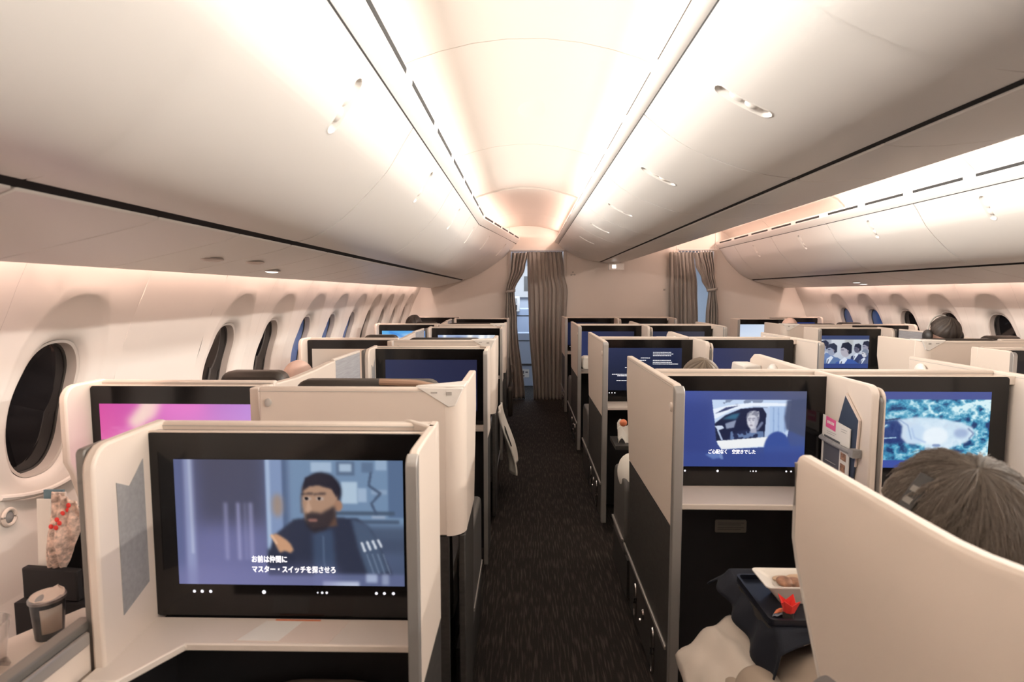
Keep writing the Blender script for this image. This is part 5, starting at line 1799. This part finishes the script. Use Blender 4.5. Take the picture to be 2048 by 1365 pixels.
MB().prism([(yd - a - 0.02, z) for a, z in [(0.130, 0.80), (0.132, 0.965), (0.235, 0.962), (0.232, 0.80)]], xb_ - 0.0006, xb_, 'x').build('grey_panel', 'grey_print', t)
m = MB()
for k, (a0, a1, z) in enumerate(((0.15, 0.21, 0.981), (0.15, 0.20, 0.974), (0.24, 0.275, 1.008), (0.24, 0.27, 1.000), (0.145, 0.215, 0.875))):
    m.prism([(yd - 0.02 - a0, z), (yd - 0.02 - a0, z + 0.002), (yd - 0.02 - a1, z + 0.002), (yd - 0.02 - a1, z)], xb_ - 0.001, xb_ - 0.0004, 'x')
m.build('small_print', 'mark_grey', t)
MB().prism([(yd - 0.02 - 0.243, 0.905), (yd - 0.02 - 0.243, 0.93), (yd - 0.02 - 0.275, 0.928), (yd - 0.02 - 0.275, 0.903)], xb_ - 0.0008, xb_, 'x').prism([(yd - 0.02 - 0.243, 0.865), (yd - 0.02 - 0.243, 0.892), (yd - 0.02 - 0.272, 0.890), (yd - 0.02 - 0.272, 0.863)], xb_ - 0.0008, xb_, 'x').build('photographs', 'photo_print', t)

# dinner of the passenger by the camera
t = thing('tray_table', 'table hidden under the navy cloth beside the lower right shell seat', 'table', (0.80, 1.48, 0.0))
MB().prism(rrect(0.585, 1.05, 1.30, 1.60, 0.03), 0.655, 0.672, 'z').build('top', 'charcoal', t)
MB().box(1.0, 1.05, 1.42, 1.54, 0.1, 0.655).build('arm', 'charcoal', t)
# cloth over the table
def cloth_pt(u, v):
    """u across (aisle side to seat), v from far to near; falls over the left and near edges"""
    x = (0.535 - 0.035 * v) + (0.535 + 0.035 * v) * u
    y = 1.68 - 0.45 * v
    z = 0.677
    dl = max(0.0, 0.592 - x)                  # past the left edge
    dn = max(0.0, 1.298 - y)
    df = max(0.0, y - 1.60)
    fall = 0.0
    if dl > 0:
        x = 0.592 - dl * (0.75 - 0.55 * v) - 0.010 * math.sin(26 * v + 0.6) * min(1, dl / 0.04)
        fall += dl * (0.25 + 1.0 * v ** 1.2) + 2.2 * dl * dl
    if dn > 0:
        y = 1.298 - dn * 0.40 - 0.012 * math.sin(15 * u) * min(1, dn / 0.03)
        fall += dn * 0.9 * max(0.25, 1.0 - 2.2 * u)
    if df > 0:
        y = 1.60 + df * 0.5
        fall += df * 0.6
    return (x, y, z - fall)


t2 = thing('tablecloth', 'navy cloth draped over the tray table and falling to a point', 'tablecloth', (0.7, 1.48, 0.66))
MB().grid(cloth_pt, 44, 40).build('cloth', 'navy_cloth', t2, solid=0.003, smooth=True, angle=180)
t3 = thing('meal_tray', 'dark navy meal tray on the navy cloth', 'tray', (0.78, 1.47, 0.68))
MB().prism(rrect(0.588, 0.98, 1.312, 1.530, 0.012), 0.6805, 0.684, 'z').build('base', 'navy_tray', t3)
m = MB()
o_, i_ = rrect(0.584, 0.984, 1.308, 1.534, 0.014), rrect(0.590, 0.978, 1.314, 1.528, 0.010)
m.loft([[(p[0], p[1], 0.681) for p in o_], [(p[0], p[1], 0.696) for p in o_], [(p[0], p[1], 0.696) for p in i_], [(p[0], p[1], 0.683) for p in i_]], True, False)
m.build('rim', 'navy_tray', t3)
# rectangular dish
t4 = thing('serving_dish', 'white rectangular dish of meat at the back of the navy tray', 'dish', (0.80, 1.52, 0.684))
def rct(x0, x1, y0, y1, z):
    return [(x, y, z) for x, y in rrect(x0, x1, y0, y1, 0.012)]
MB().loft([rct(0.650, 0.850, 1.402, 1.465, 0.685), rct(0.612, 0.89, 1.385, 1.482, 0.731), rct(0.606, 0.897, 1.381, 1.487, 0.734), rct(0.606, 0.897, 1.381, 1.487, 0.737), rct(0.618, 0.885, 1.390, 1.478, 0.735), rct(0.640, 0.860, 1.400, 1.468, 0.724)]).build('dish', 'porcelain', t4, smooth=True, angle=25)
t5 = thing('meat_slices', 'brown meat slices with sauce in the white dish', 'food', (0.80, 1.51, 0.722))
m = MB()
rng = random.Random(8)
for k in range(6):
    m.ellipsoid((0.668 + 0.024 * k, 1.425 + rng.uniform(-.008, .012), 0.729 + rng.uniform(0, .004)), 0.022, 0.022, 0.010)
m.build('slices', 'meat', t5, smooth=True)
m = MB()
for k in range(4):
    m.ellipsoid((0.672 + 0.04 * k, 1.450 + rng.uniform(-.006, .006), 0.728), 0.026, 0.014, 0.006)
m.build('sauce', 'sauce', t5, smooth=True)
# wrappers and red origami
t6 = thing('sachet', 'grey and orange sachet lying on the navy tray beside the red paper', 'sachet', (0.66, 1.43, 0.684))
MB().grid(lambda u, v: (0.600 + 0.060 * u + 0.02 * v, 1.335 + 0.026 * v + 0.016 * u, 0.689 + 0.008 * math.sin(math.pi * u) * math.sin(math.pi * v) + 0.002 * math.sin(20 * u)), 14, 8).build('wrap', 'wrapper', t6, solid=0.002, smooth=True)
MB().grid(lambda u, v: (0.605 + 0.024 * u + 0.014 * v, 1.338 + 0.018 * v + 0.006 * u, 0.695 + 0.006 * math.sin(math.pi * u) * math.sin(math.pi * v)), 8, 8).build('print', 'orange_wrap', t6, solid=0.001, smooth=True)
t7 = thing('folded_paper_holder', 'red folded paper with pointed flaps on the front of the navy tray', 'folded paper', (0.640, 1.338, 0.684))
m = MB()
cx_, cy_ = 0.640, 1.338
ring0 = [(cx_ + 0.013 * math.cos(a), cy_ + 0.013 * math.sin(a), 0.702) for a in [2 * math.pi * k / 8 for k in range(8)]]
ring1 = [(cx_ + (0.026 if k % 2 else 0.016) * math.cos(2 * math.pi * k / 8), cy_ + (0.026 if k % 2 else 0.016) * math.sin(2 * math.pi * k / 8), 0.722 + (0.014 if k % 2 else 0)) for k in range(8)]
m.loft([ring0, ring1], True, False)
m.add(ring0, [tuple(range(8))])
m.build('flaps', 'red_paper', t7, solid=0.0015)
MB().lathe([(0.0, 0.0), (0.013, 0.0), (0.012, 0.019), (0.0, 0.019)], (cx_, cy_, 0.6845), 12).build('cup', 'charcoal', t7)

# duvets on the lap
def blob_sheet(name, label, cat, pts_fn, mt, nu=30, nv=24, solid=0.012):
    o = MB().grid(pts_fn, nu, nv).build(name, mt, None, solid=solid, smooth=True, angle=180)
    return tag(o, label, cat)


def duvet_pt(u, v):
    x = 0.415 + 0.26 * u + 0.02 * v
    y = 1.20 + 0.36 * v
    dome = math.sin(math.pi * min(1.0, 0.06 + 0.66 * u)) ** 0.8
    z = 0.390 + 0.175 * dome * (0.62 + 0.38 * math.sin(math.pi * min(1, 0.05 + 0.70 * v)))
    z += 0.007 * math.sin(24 * u + 7 * v) + 0.005 * math.sin(19 * v - 8 * u)
    return (x, y, z)


blob_sheet('duvet', 'white duvet bulging into the aisle under the navy cloth', 'duvet', duvet_pt, 'duvet')
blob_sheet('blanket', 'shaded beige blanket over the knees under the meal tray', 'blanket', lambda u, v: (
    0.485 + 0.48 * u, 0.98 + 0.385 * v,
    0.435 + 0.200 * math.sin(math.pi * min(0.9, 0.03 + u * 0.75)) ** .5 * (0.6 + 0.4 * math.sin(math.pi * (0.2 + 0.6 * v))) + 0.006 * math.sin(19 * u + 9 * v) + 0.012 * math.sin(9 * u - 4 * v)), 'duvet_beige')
# white pillow by the next middle seat
m = MB().ellipsoid((0.545, 2.83, 0.56), 0.075, 0.15, 0.10)
tag(m.build('pillow', 'white_cloth', None, smooth=True), 'white pillow against the aisle side of the second middle seat', 'pillow')
# tissue and bottle in the footwell behind the film credits partition
tag(MB().box(0.52, 0.78, 3.22, 3.45, 0.575, 0.598).build('flap_table', 'charcoal'), 'dark flap table in the footwell under the film credits', 'table')
t = thing('tissue', 'crumpled white tissue in the dark footwell under the film credits', 'tissue', (0.60, 3.30, 0.60))
m = MB().grid(lambda u, v: (0.545 + 0.10 * u, 3.28 + 0.06 * v, 0.60 + 0.10 * v + 0.02 * math.sin(9 * u) + 0.012 * math.sin(13 * v + 4 * u)), 12, 12)
m.build('sheet', 'white_cloth', t, solid=0.003, smooth=True)
MB().ellipsoid((0.575, 3.30, 0.715), 0.022, 0.02, 0.022).build('snack', 'orange_wrap', t, smooth=True)
MB().lathe([(0, 0), (0.03, 0), (0.035, 0.07), (0, 0.07)], (0.66, 3.36, 0.598), 12).build('cup', 'duvet_beige', t, smooth=True)
# white pack on the shelf of the third twin console
tag(MB().prism(rrect(0.515, 0.60, 0.786, 0.90, 0.03), 5.10, 5.28, 'y').build('tissue_pack', 'paper', None, bevel=0.01), 'white soft pack standing on the shelf under the left dim navy screen', 'pack')

# white jacket hanging on the left aisle armrest
t = thing('jacket', 'white jacket hanging from the left armrest into the aisle', 'jacket', (-0.14, 4.1, 0.25))


def jk(u, v):
    y = 3.92 + 0.36 * u + 0.04 * math.sin(3 * v)
    x = -0.185 + 0.10 * smoothstep(0, 1, v) + 0.022 * math.sin(9 * u + 2 * v) * (0.3 + v)
    z = 0.645 - 0.43 * v - 0.03 * math.sin(4 * u + 1) * v
    return (x, y, z)


MB().grid(jk, 20, 24).build('cloth', 'white_cloth', t, solid=0.012, smooth=True, angle=180)
MB().grid(lambda u, v: (jk(0.1 + .25 * u, .30 + .28 * v)[0] + 0.010, 3.96 + 0.10 * u, 0.52 - 0.13 * v), 4, 4).build('dark_lining', 'charcoal', t, solid=0.006)
# bag strap tangle by the third seat
t = thing('bag', 'dark brown bag hanging beside the left aisle near the curtain', 'bag', (-0.16, 6.1, 0.35))
MB().prism(rrect(5.85, 6.25, 0.18, 0.50, 0.05), -0.185, -0.135, 'x').build('body', 'leather_dark', t, bevel=0.015)
MB().tube([(-0.16, 5.92, 0.49), (-0.14, 5.96, 0.64), (-0.15, 6.05, 0.70), (-0.14, 6.14, 0.62), (-0.16, 6.18, 0.49)], 0.012).build('strap', 'leather_dark', t, smooth=True)
# cushion in the nearest footwell
tag(MB().box(-0.79, -0.24, 0.985, 1.235, 0.0, 0.530).build('footrest', 'footwell_black', None, bevel=0.01), 'dark footrest in the footwell below the captioned monitor', 'footrest')


def pillow(c, rx, ry, rz):
    m = MB()
    rings = []
    for i in range(15):
        q = -1 + 2 * i / 14
        h = rz * max(0.03, (1 - abs(q) ** 2.6)) ** 0.6
        k = 0.80 + 0.20 * max(0.0, 1 - q * q) ** 0.4
        rings.append([(c[0] + rx * k * math.copysign(abs(math.cos(t)) ** 0.6, math.cos(t)), c[1] + ry * q * (0.92 + 0.08 * abs(math.cos(t))), c[2] + h * math.sin(t) * (1 - 0.35 * abs(math.cos(t)) ** 3)) for t in [2 * math.pi * j / 28 for j in range(28)]])
    m.loft(rings)
    return m


t = thing('cushion', 'dim brown cushion in the dark footwell below the captioned monitor', 'cushion', (-0.43, 1.10, 0.531))
pillow((-0.43, 1.10, 0.590), 0.14, 0.10, 0.058).build('pad', 'cushion_brown', t, smooth=True, angle=180)
tag(MB().ellipsoid((-0.40, 1.085, 0.654), 0.050, 0.024, 0.009).build('eye_mask', 'footwell_black', None, smooth=True), 'black eye mask lying on the brown cushion', 'eye mask')

# ================================================================== PEOPLE


def capsule(m, a, b, ra, rb, n=14):
    a, b = Vector(a), Vector(b)
    d = (b - a)
    L = d.length
    t = d / L
    up = Vector((0, 0, 1)) if abs(t.z) < 0.9 else Vector((1, 0, 0))
    s = t.cross(up).normalized()
    w = s.cross(t)
    rings = []
    for k in range(5):
        q = -math.pi / 2 * (1 - k / 4) if k < 4 else 0
        q = max(q, -1.5)
        rings.append((a + t * (ra * math.sin(q)), ra * math.cos(q)))
    for k in range(5):
        q = min(math.pi / 2 * k / 4, 1.5)
        rings.append((b + t * (rb * math.sin(q)), rb * math.cos(q)))
    m.loft([[p + s * r * math.cos(2 * math.pi * i / n) + w * r * math.sin(2 * math.pi * i / n) for i in range(n)] for p, r in rings])


def remesh(o, vox, it=6):
    md = o.modifiers.new('skin', 'REMESH')
    md.mode = 'VOXEL'
    md.voxel_size = vox
    md.use_smooth_shade = True
    sm = o.modifiers.new('soften', 'SMOOTH')
    sm.factor = 0.5
    sm.iterations = it


def person(label, hx, hy, hz, skin, cloth, hair=None, hair_kind='short', vox=0.007, turn=0.0, group=None, legs='charcoal'):
    """seated person facing +y; (hx,hy,hz) = centre of the head"""
    t = thing('person', label, 'person', (hx, hy, 0.0), group)
    c, s = math.cos(turn), math.sin(turn)

    def R(x, y, z):                            # head frame: x right, y forward
        return (hx + x * c - y * s, hy + x * s + y * c, hz + z)
    m = MB()
    m.ellipsoid(R(0, -0.010, 0.022), 0.074, 0.092, 0.092, 24, 16)
    m.ellipsoid(R(0, 0.022, -0.035), 0.060, 0.070, 0.080, 20, 14)
    m.ellipsoid(R(0, 0.050, -0.085), 0.030, 0.030, 0.026)
    capsule(m, R(0, 0.088, 0.0), R(0, 0.104, -0.034), 0.009, 0.013)
    for q in (-1, 1):
        m.ellipsoid(R(q * 0.013, 0.092, -0.036), 0.009, 0.010, 0.008, 10, 8)
        m.ellipsoid(R(q * 0.076, -0.004, -0.012), 0.010, 0.018, 0.031, 10, 10)
        m.ellipsoid(R(q * 0.030, 0.074, 0.016), 0.022, 0.012, 0.008, 10, 8)
        m.ellipsoid(R(q * 0.038, 0.066, -0.030), 0.020, 0.016, 0.016, 10, 8)
    m.ellipsoid(R(0, 0.086, -0.058), 0.022, 0.008, 0.005)
    m.ellipsoid(R(0, 0.084, -0.067), 0.019, 0.008, 0.006)
    # neck, torso
    nz = hz - 0.235
    cy = hy - 0.02
    capsule(m, (hx, hy - 0.02, hz - 0.06), (hx, cy, nz), 0.050, 0.056)
    hip = max(0.50, nz - 0.46)
    sh = []
    body = [((hx, cy - 0.01, nz - 0.06), 0.13, 0.085, 0.08), ((hx, cy, nz - 0.17), 0.145, 0.10, 0.14), ((hx, cy + 0.0, nz - 0.30), 0.13, 0.10, 0.14), ((hx, cy + 0.02, hip + 0.02), 0.155, 0.115, 0.12)]
    for p, a, b, d in body:
        m.ellipsoid(p, a, b, d)
        sh.append((p, a + 0.012, b + 0.012, d + 0.012))
    mc = MB()
    for p, a, b, d in sh:
        mc.ellipsoid(p, a, b, d)
    for q in (-1, 1):
        S = Vector((hx + q * 0.165, cy, nz - 0.055))
        E_ = Vector((hx + q * 0.205, cy + 0.06, nz - 0.325))
        Wr = Vector((hx + q * 0.13, cy + 0.27, nz - 0.36))
        capsule(m, S, E_, 0.047, 0.038)
        capsule(m, E_, Wr, 0.037, 0.026)
        capsule(mc, (hx + q * 0.06, cy, nz - 0.03), S, 0.060, 0.058)
        capsule(mc, S, E_, 0.060, 0.050)
        capsule(mc, E_, E_ + (Wr - E_) * 0.85, 0.048, 0.038)
        # hand: palm, four fingers of unequal length, thumb from the side
        f = (Wr - E_).normalized()
        side = Vector((-q, 0, 0))
        side = (side - f * side.dot(f)).normalized()
        P = Wr + f * 0.045
        dn = Vector((0, 0, -1))
        for k in (-1.5, -0.5, 0.5, 1.5):
            capsule(m, Wr + side * 0.012 * k, P + f * 0.040 + side * 0.019 * k, 0.015, 0.011, 10)
            L1 = 0.040 - 0.004 * abs(k + 0.5)
            a0 = P + f * 0.045 + side * 0.020 * k
            a1 = a0 + (f * 0.85 + dn * 0.5).normalized() * L1
            a2 = a1 + (f * 0.45 + dn * 0.9).normalized() * L1 * 0.8
            capsule(m, a0, a1, 0.0092, 0.0085, 10)
            capsule(m, a1, a2, 0.0085, 0.0075, 10)
        b0 = Wr + f * 0.018 + side * 0.028
        b1 = b0 + (f * 0.8 + side * 0.65).normalized() * 0.035
        capsule(m, b0, b1, 0.012, 0.010, 10)
        capsule(m, b1, b1 + (f * 0.95 + side * 0.15).normalized() * 0.028, 0.010, 0.008, 10)
    md = MB()
    for q in (-1, 1):
        K = Vector((hx + q * 0.105, cy + 0.44, hip + 0.02))
        A = Vector((hx + q * 0.10, cy + 0.50, 0.10))
        Hh = Vector((hx + q * 0.085, cy + 0.03, hip))
        capsule(m, Hh, K, 0.072, 0.052)
        capsule(m, K, A, 0.050, 0.036)
        capsule(m, A, A + Vector((0, 0.15, -0.055)), 0.036, 0.030)
        capsule(md, Hh, K, 0.084, 0.062)
        capsule(md, K, A + Vector((0, 0, 0.02)), 0.060, 0.050)
    md.ellipsoid((hx, cy + 0.03, hip + 0.01), 0.165, 0.125, 0.10)
    o = m.build('body', skin, t)
    remesh(o, vox)
    o = mc.build('shirt', cloth, t)
    remesh(o, max(vox, 0.009))
    o = md.build('trousers', legs, t)
    remesh(o, max(vox, 0.009))
    for q in (-1, 1):
        e = MB().ellipsoid(R(q * 0.031, 0.073, 0.002), 0.011, 0.011, 0.010, 12, 8)
        e.build('eye', 'paper', t, smooth=True)
    if hair:
        big = hair_kind == 'bob'
        rx, ry, rz = (0.094, 0.110, 0.106) if big else (0.084, 0.102, 0.100)
        rng = np.random.default_rng(int(abs(hx) * 1000) + 3)
        NT, NP = (90, 260) if big else (40, 110)
        f1 = rng.random(NP)
        f2 = rng.random(24)
        f3 = rng.random(70)

        def samp(f, x):
            n = len(f)
            x = (x % 1.0) * n
            i = int(x)
            fr = x - i
            fr = fr * fr * (3 - 2 * fr)
            return f[i % n] * (1 - fr) + f[(i + 1) % n] * fr
        cr = Vector((-0.10 if big else 0.05, -0.35, 0.93)).normalized()       # crown direction
        ax = Vector((1, 0, 0))
        e1 = (ax - cr * ax.dot(cr)).normalized()
        e2 = cr.cross(e1)
        vs, cols = [], []
        for i in range(NT + 1):
            for j in range(NP):
                ph = 2 * math.pi * j / NP
                front = max(0.0, math.sin(ph)) if e2.y > 0 else max(0.0, -math.sin(ph))
                tmax = (2.05 if big else 1.75) - front * (0.75 if big else 0.65)
                th_ = tmax * i / NT + 0.004
                sw = ph / (2 * math.pi) + 0.035 * th_ * math.sin(2 * ph + 1) + 0.02 * th_
                d = cr * math.cos(th_) + (e1 * math.cos(ph) + e2 * math.sin(ph)) * math.sin(th_)
                lock = samp(f2, sw) * 0.6 + samp(f3, sw + 0.01 * th_) * 0.4
                fine = samp(f1, sw + 0.004 * math.sin(7 * th_))
                g = min(1, th_ / 0.6)
                r = 1 + g * ((0.15 if big else 0.08) * (lock - 0.5) + 0.03 * (fine - 0.5))
                if big:
                    r += 0.05 * smoothstep(0.9, 1.7, th_)
                vs.append(R(d.x * rx * r, d.y * ry * r - 0.012, d.z * rz * r + 0.020))
                cols.append(min(1.0, max(0.0, 0.10 + 0.9 * (0.85 * lock + 0.65 * fine - 0.40))))
        fs = [(i * NP + j, i * NP + (j + 1) % NP, (i + 1) * NP + (j + 1) % NP, (i + 1) * NP + j) for i in range(NT) for j in range(NP)]
        m = MB()
        m.add(vs, fs)
        h = m.build('hair', hair, t, smooth=True, fix=False, angle=180)
        at = h.data.color_attributes.new('Col', 'FLOAT_COLOR', 'POINT')
        cc = np.ones((len(cols), 4), np.float32)
        cc[:, :3] = np.array(cols, np.float32)[:, None]
        at.data.foreach_set('color', cc.ravel())
        if big:
            # loose strands over the locks
            cu = bpy.data.curves.new('strands', 'CURVE')
            cu.dimensions = '3D'
            cu.bevel_depth = 0.00045
            cu.bevel_resolution = 0
            off = t.location
            rr = random.Random(5)
            for k in range(1500):
                j = rr.random() * NP
                ph0 = int(j)
                st = rr.randint(2, 40)
                ln = rr.randint(22, 48)
                lift = rr.uniform(0.0003, 0.006)
                drift = rr.uniform(-0.22, 0.22)
                sp = cu.splines.new('POLY')
                idx = list(range(st, min(NT, st + ln), 3))
                sp.points.add(len(idx) - 1)
                for q, i in enumerate(idx):
                    p = Vector(vs[i * NP + int(ph0 + drift * (i - st)) % NP])
                    cvec = Vector(R(0, -0.012, 0.02))
                    p = p + (p - cvec).normalized() * lift * (0.3 + q / len(idx))
                    sp.points[q].co = (*(p - off), 1)
            cu.materials.append(MATS['hair_strand'])
            so = bpy.data.objects.new('hair_strands', cu)
            COL.objects.link(so)
            so.parent = h
            so['kind'] = 'stuff'
    return t


mat('hair_strand', (0.15, 0.122, 0.098), 0.45)
person('passenger with grey-brown bobbed hair seen from behind inside the lower right shell seat', 0.668, 0.875, 1.098, 'skin', 'shirt_grey', 'hair_ash', 'bob', 0.006, legs='duvet_beige')
person('dark-haired passenger wearing headphones under the right windows', 2.80, 3.87, 1.200, 'skin', 'shirt_grey', 'hair_black', 'short', 0.008)
person('passenger in blue with brown hair just showing above the car film console', 0.775, 2.52, 1.070, 'skin', 'shirt_blue', 'hair_brown', 'short', 0.009)
person('bald passenger beside the left windows, crown above the grey partition', -1.125, 2.78, 1.030, 'skin_pale', 'shirt_grey', None, 'short', 0.009)
person('black-haired passenger by the far left windows', -1.15, 5.85, 1.135, 'skin', 'shirt_grey', 'hair_black', 'short', 0.010)
person('pale-headed passenger in front of the pale white and blue monitor', 2.66, 5.80, 1.118, 'skin_pale', 'shirt_grey', None, 'short', 0.010)

# headphones of the passenger under the right windows
t = thing('headphones', 'grey headphones on the dark-haired passenger under the right windows', 'headphones', (2.80, 3.87, 1.2))
pts = [(2.80 + 0.098 * math.cos(a), 3.875 + 0.03 * math.sin(a), 1.19 + 0.135 * math.sin(a)) for a in [math.pi * k / 20 for k in range(21)]]
MB().tube(pts, 0.0055, 8).build('band', 'mark_grey', t, smooth=True)
for q in (-1, 1):
    MB().ellipsoid((2.80 + q * 0.102, 3.875, 1.185), 0.022, 0.042, 0.046).build('ear_cup', 'headphone_black', t, smooth=True)
# dark clip in the hair of the nearest passenger
t = thing('hair_clip', 'dark slotted clip on the left side of the grey-brown hair', 'hair clip', (0.61, 0.83, 1.15))
base = Vector((0.588, 0.845, 1.172))
dx_ = Vector((0.55, 0.0, 0.83)).normalized()
nn = Vector((-0.80, -0.27, 0.53)).normalized()
sd = nn.cross(dx_).normalized()
m = MB()
rect8 = [base + dx_ * a * 0.030 + sd * b * 0.012 for a, b in ((-1, -1), (1, -1), (1, 1), (-1, 1))]
m.loft([[p + nn * 0.000 for p in rect8], [p + nn * 0.007 for p in rect8]])
m.build('clip', 'headphone_black', t, bevel=0.002)
m = MB()
for k in (-0.55, 0.1):
    q4 = [base + dx_ * (k + a * 0.16) * 0.030 + sd * b * 0.007 + nn * 0.0072 for a, b in ((-1, -1), (1, -1), (1, 1), (-1, 1))]
    m.loft([q4, [p + nn * 0.0015 for p in q4]])
m.build('slots', 'grey_frame', t)
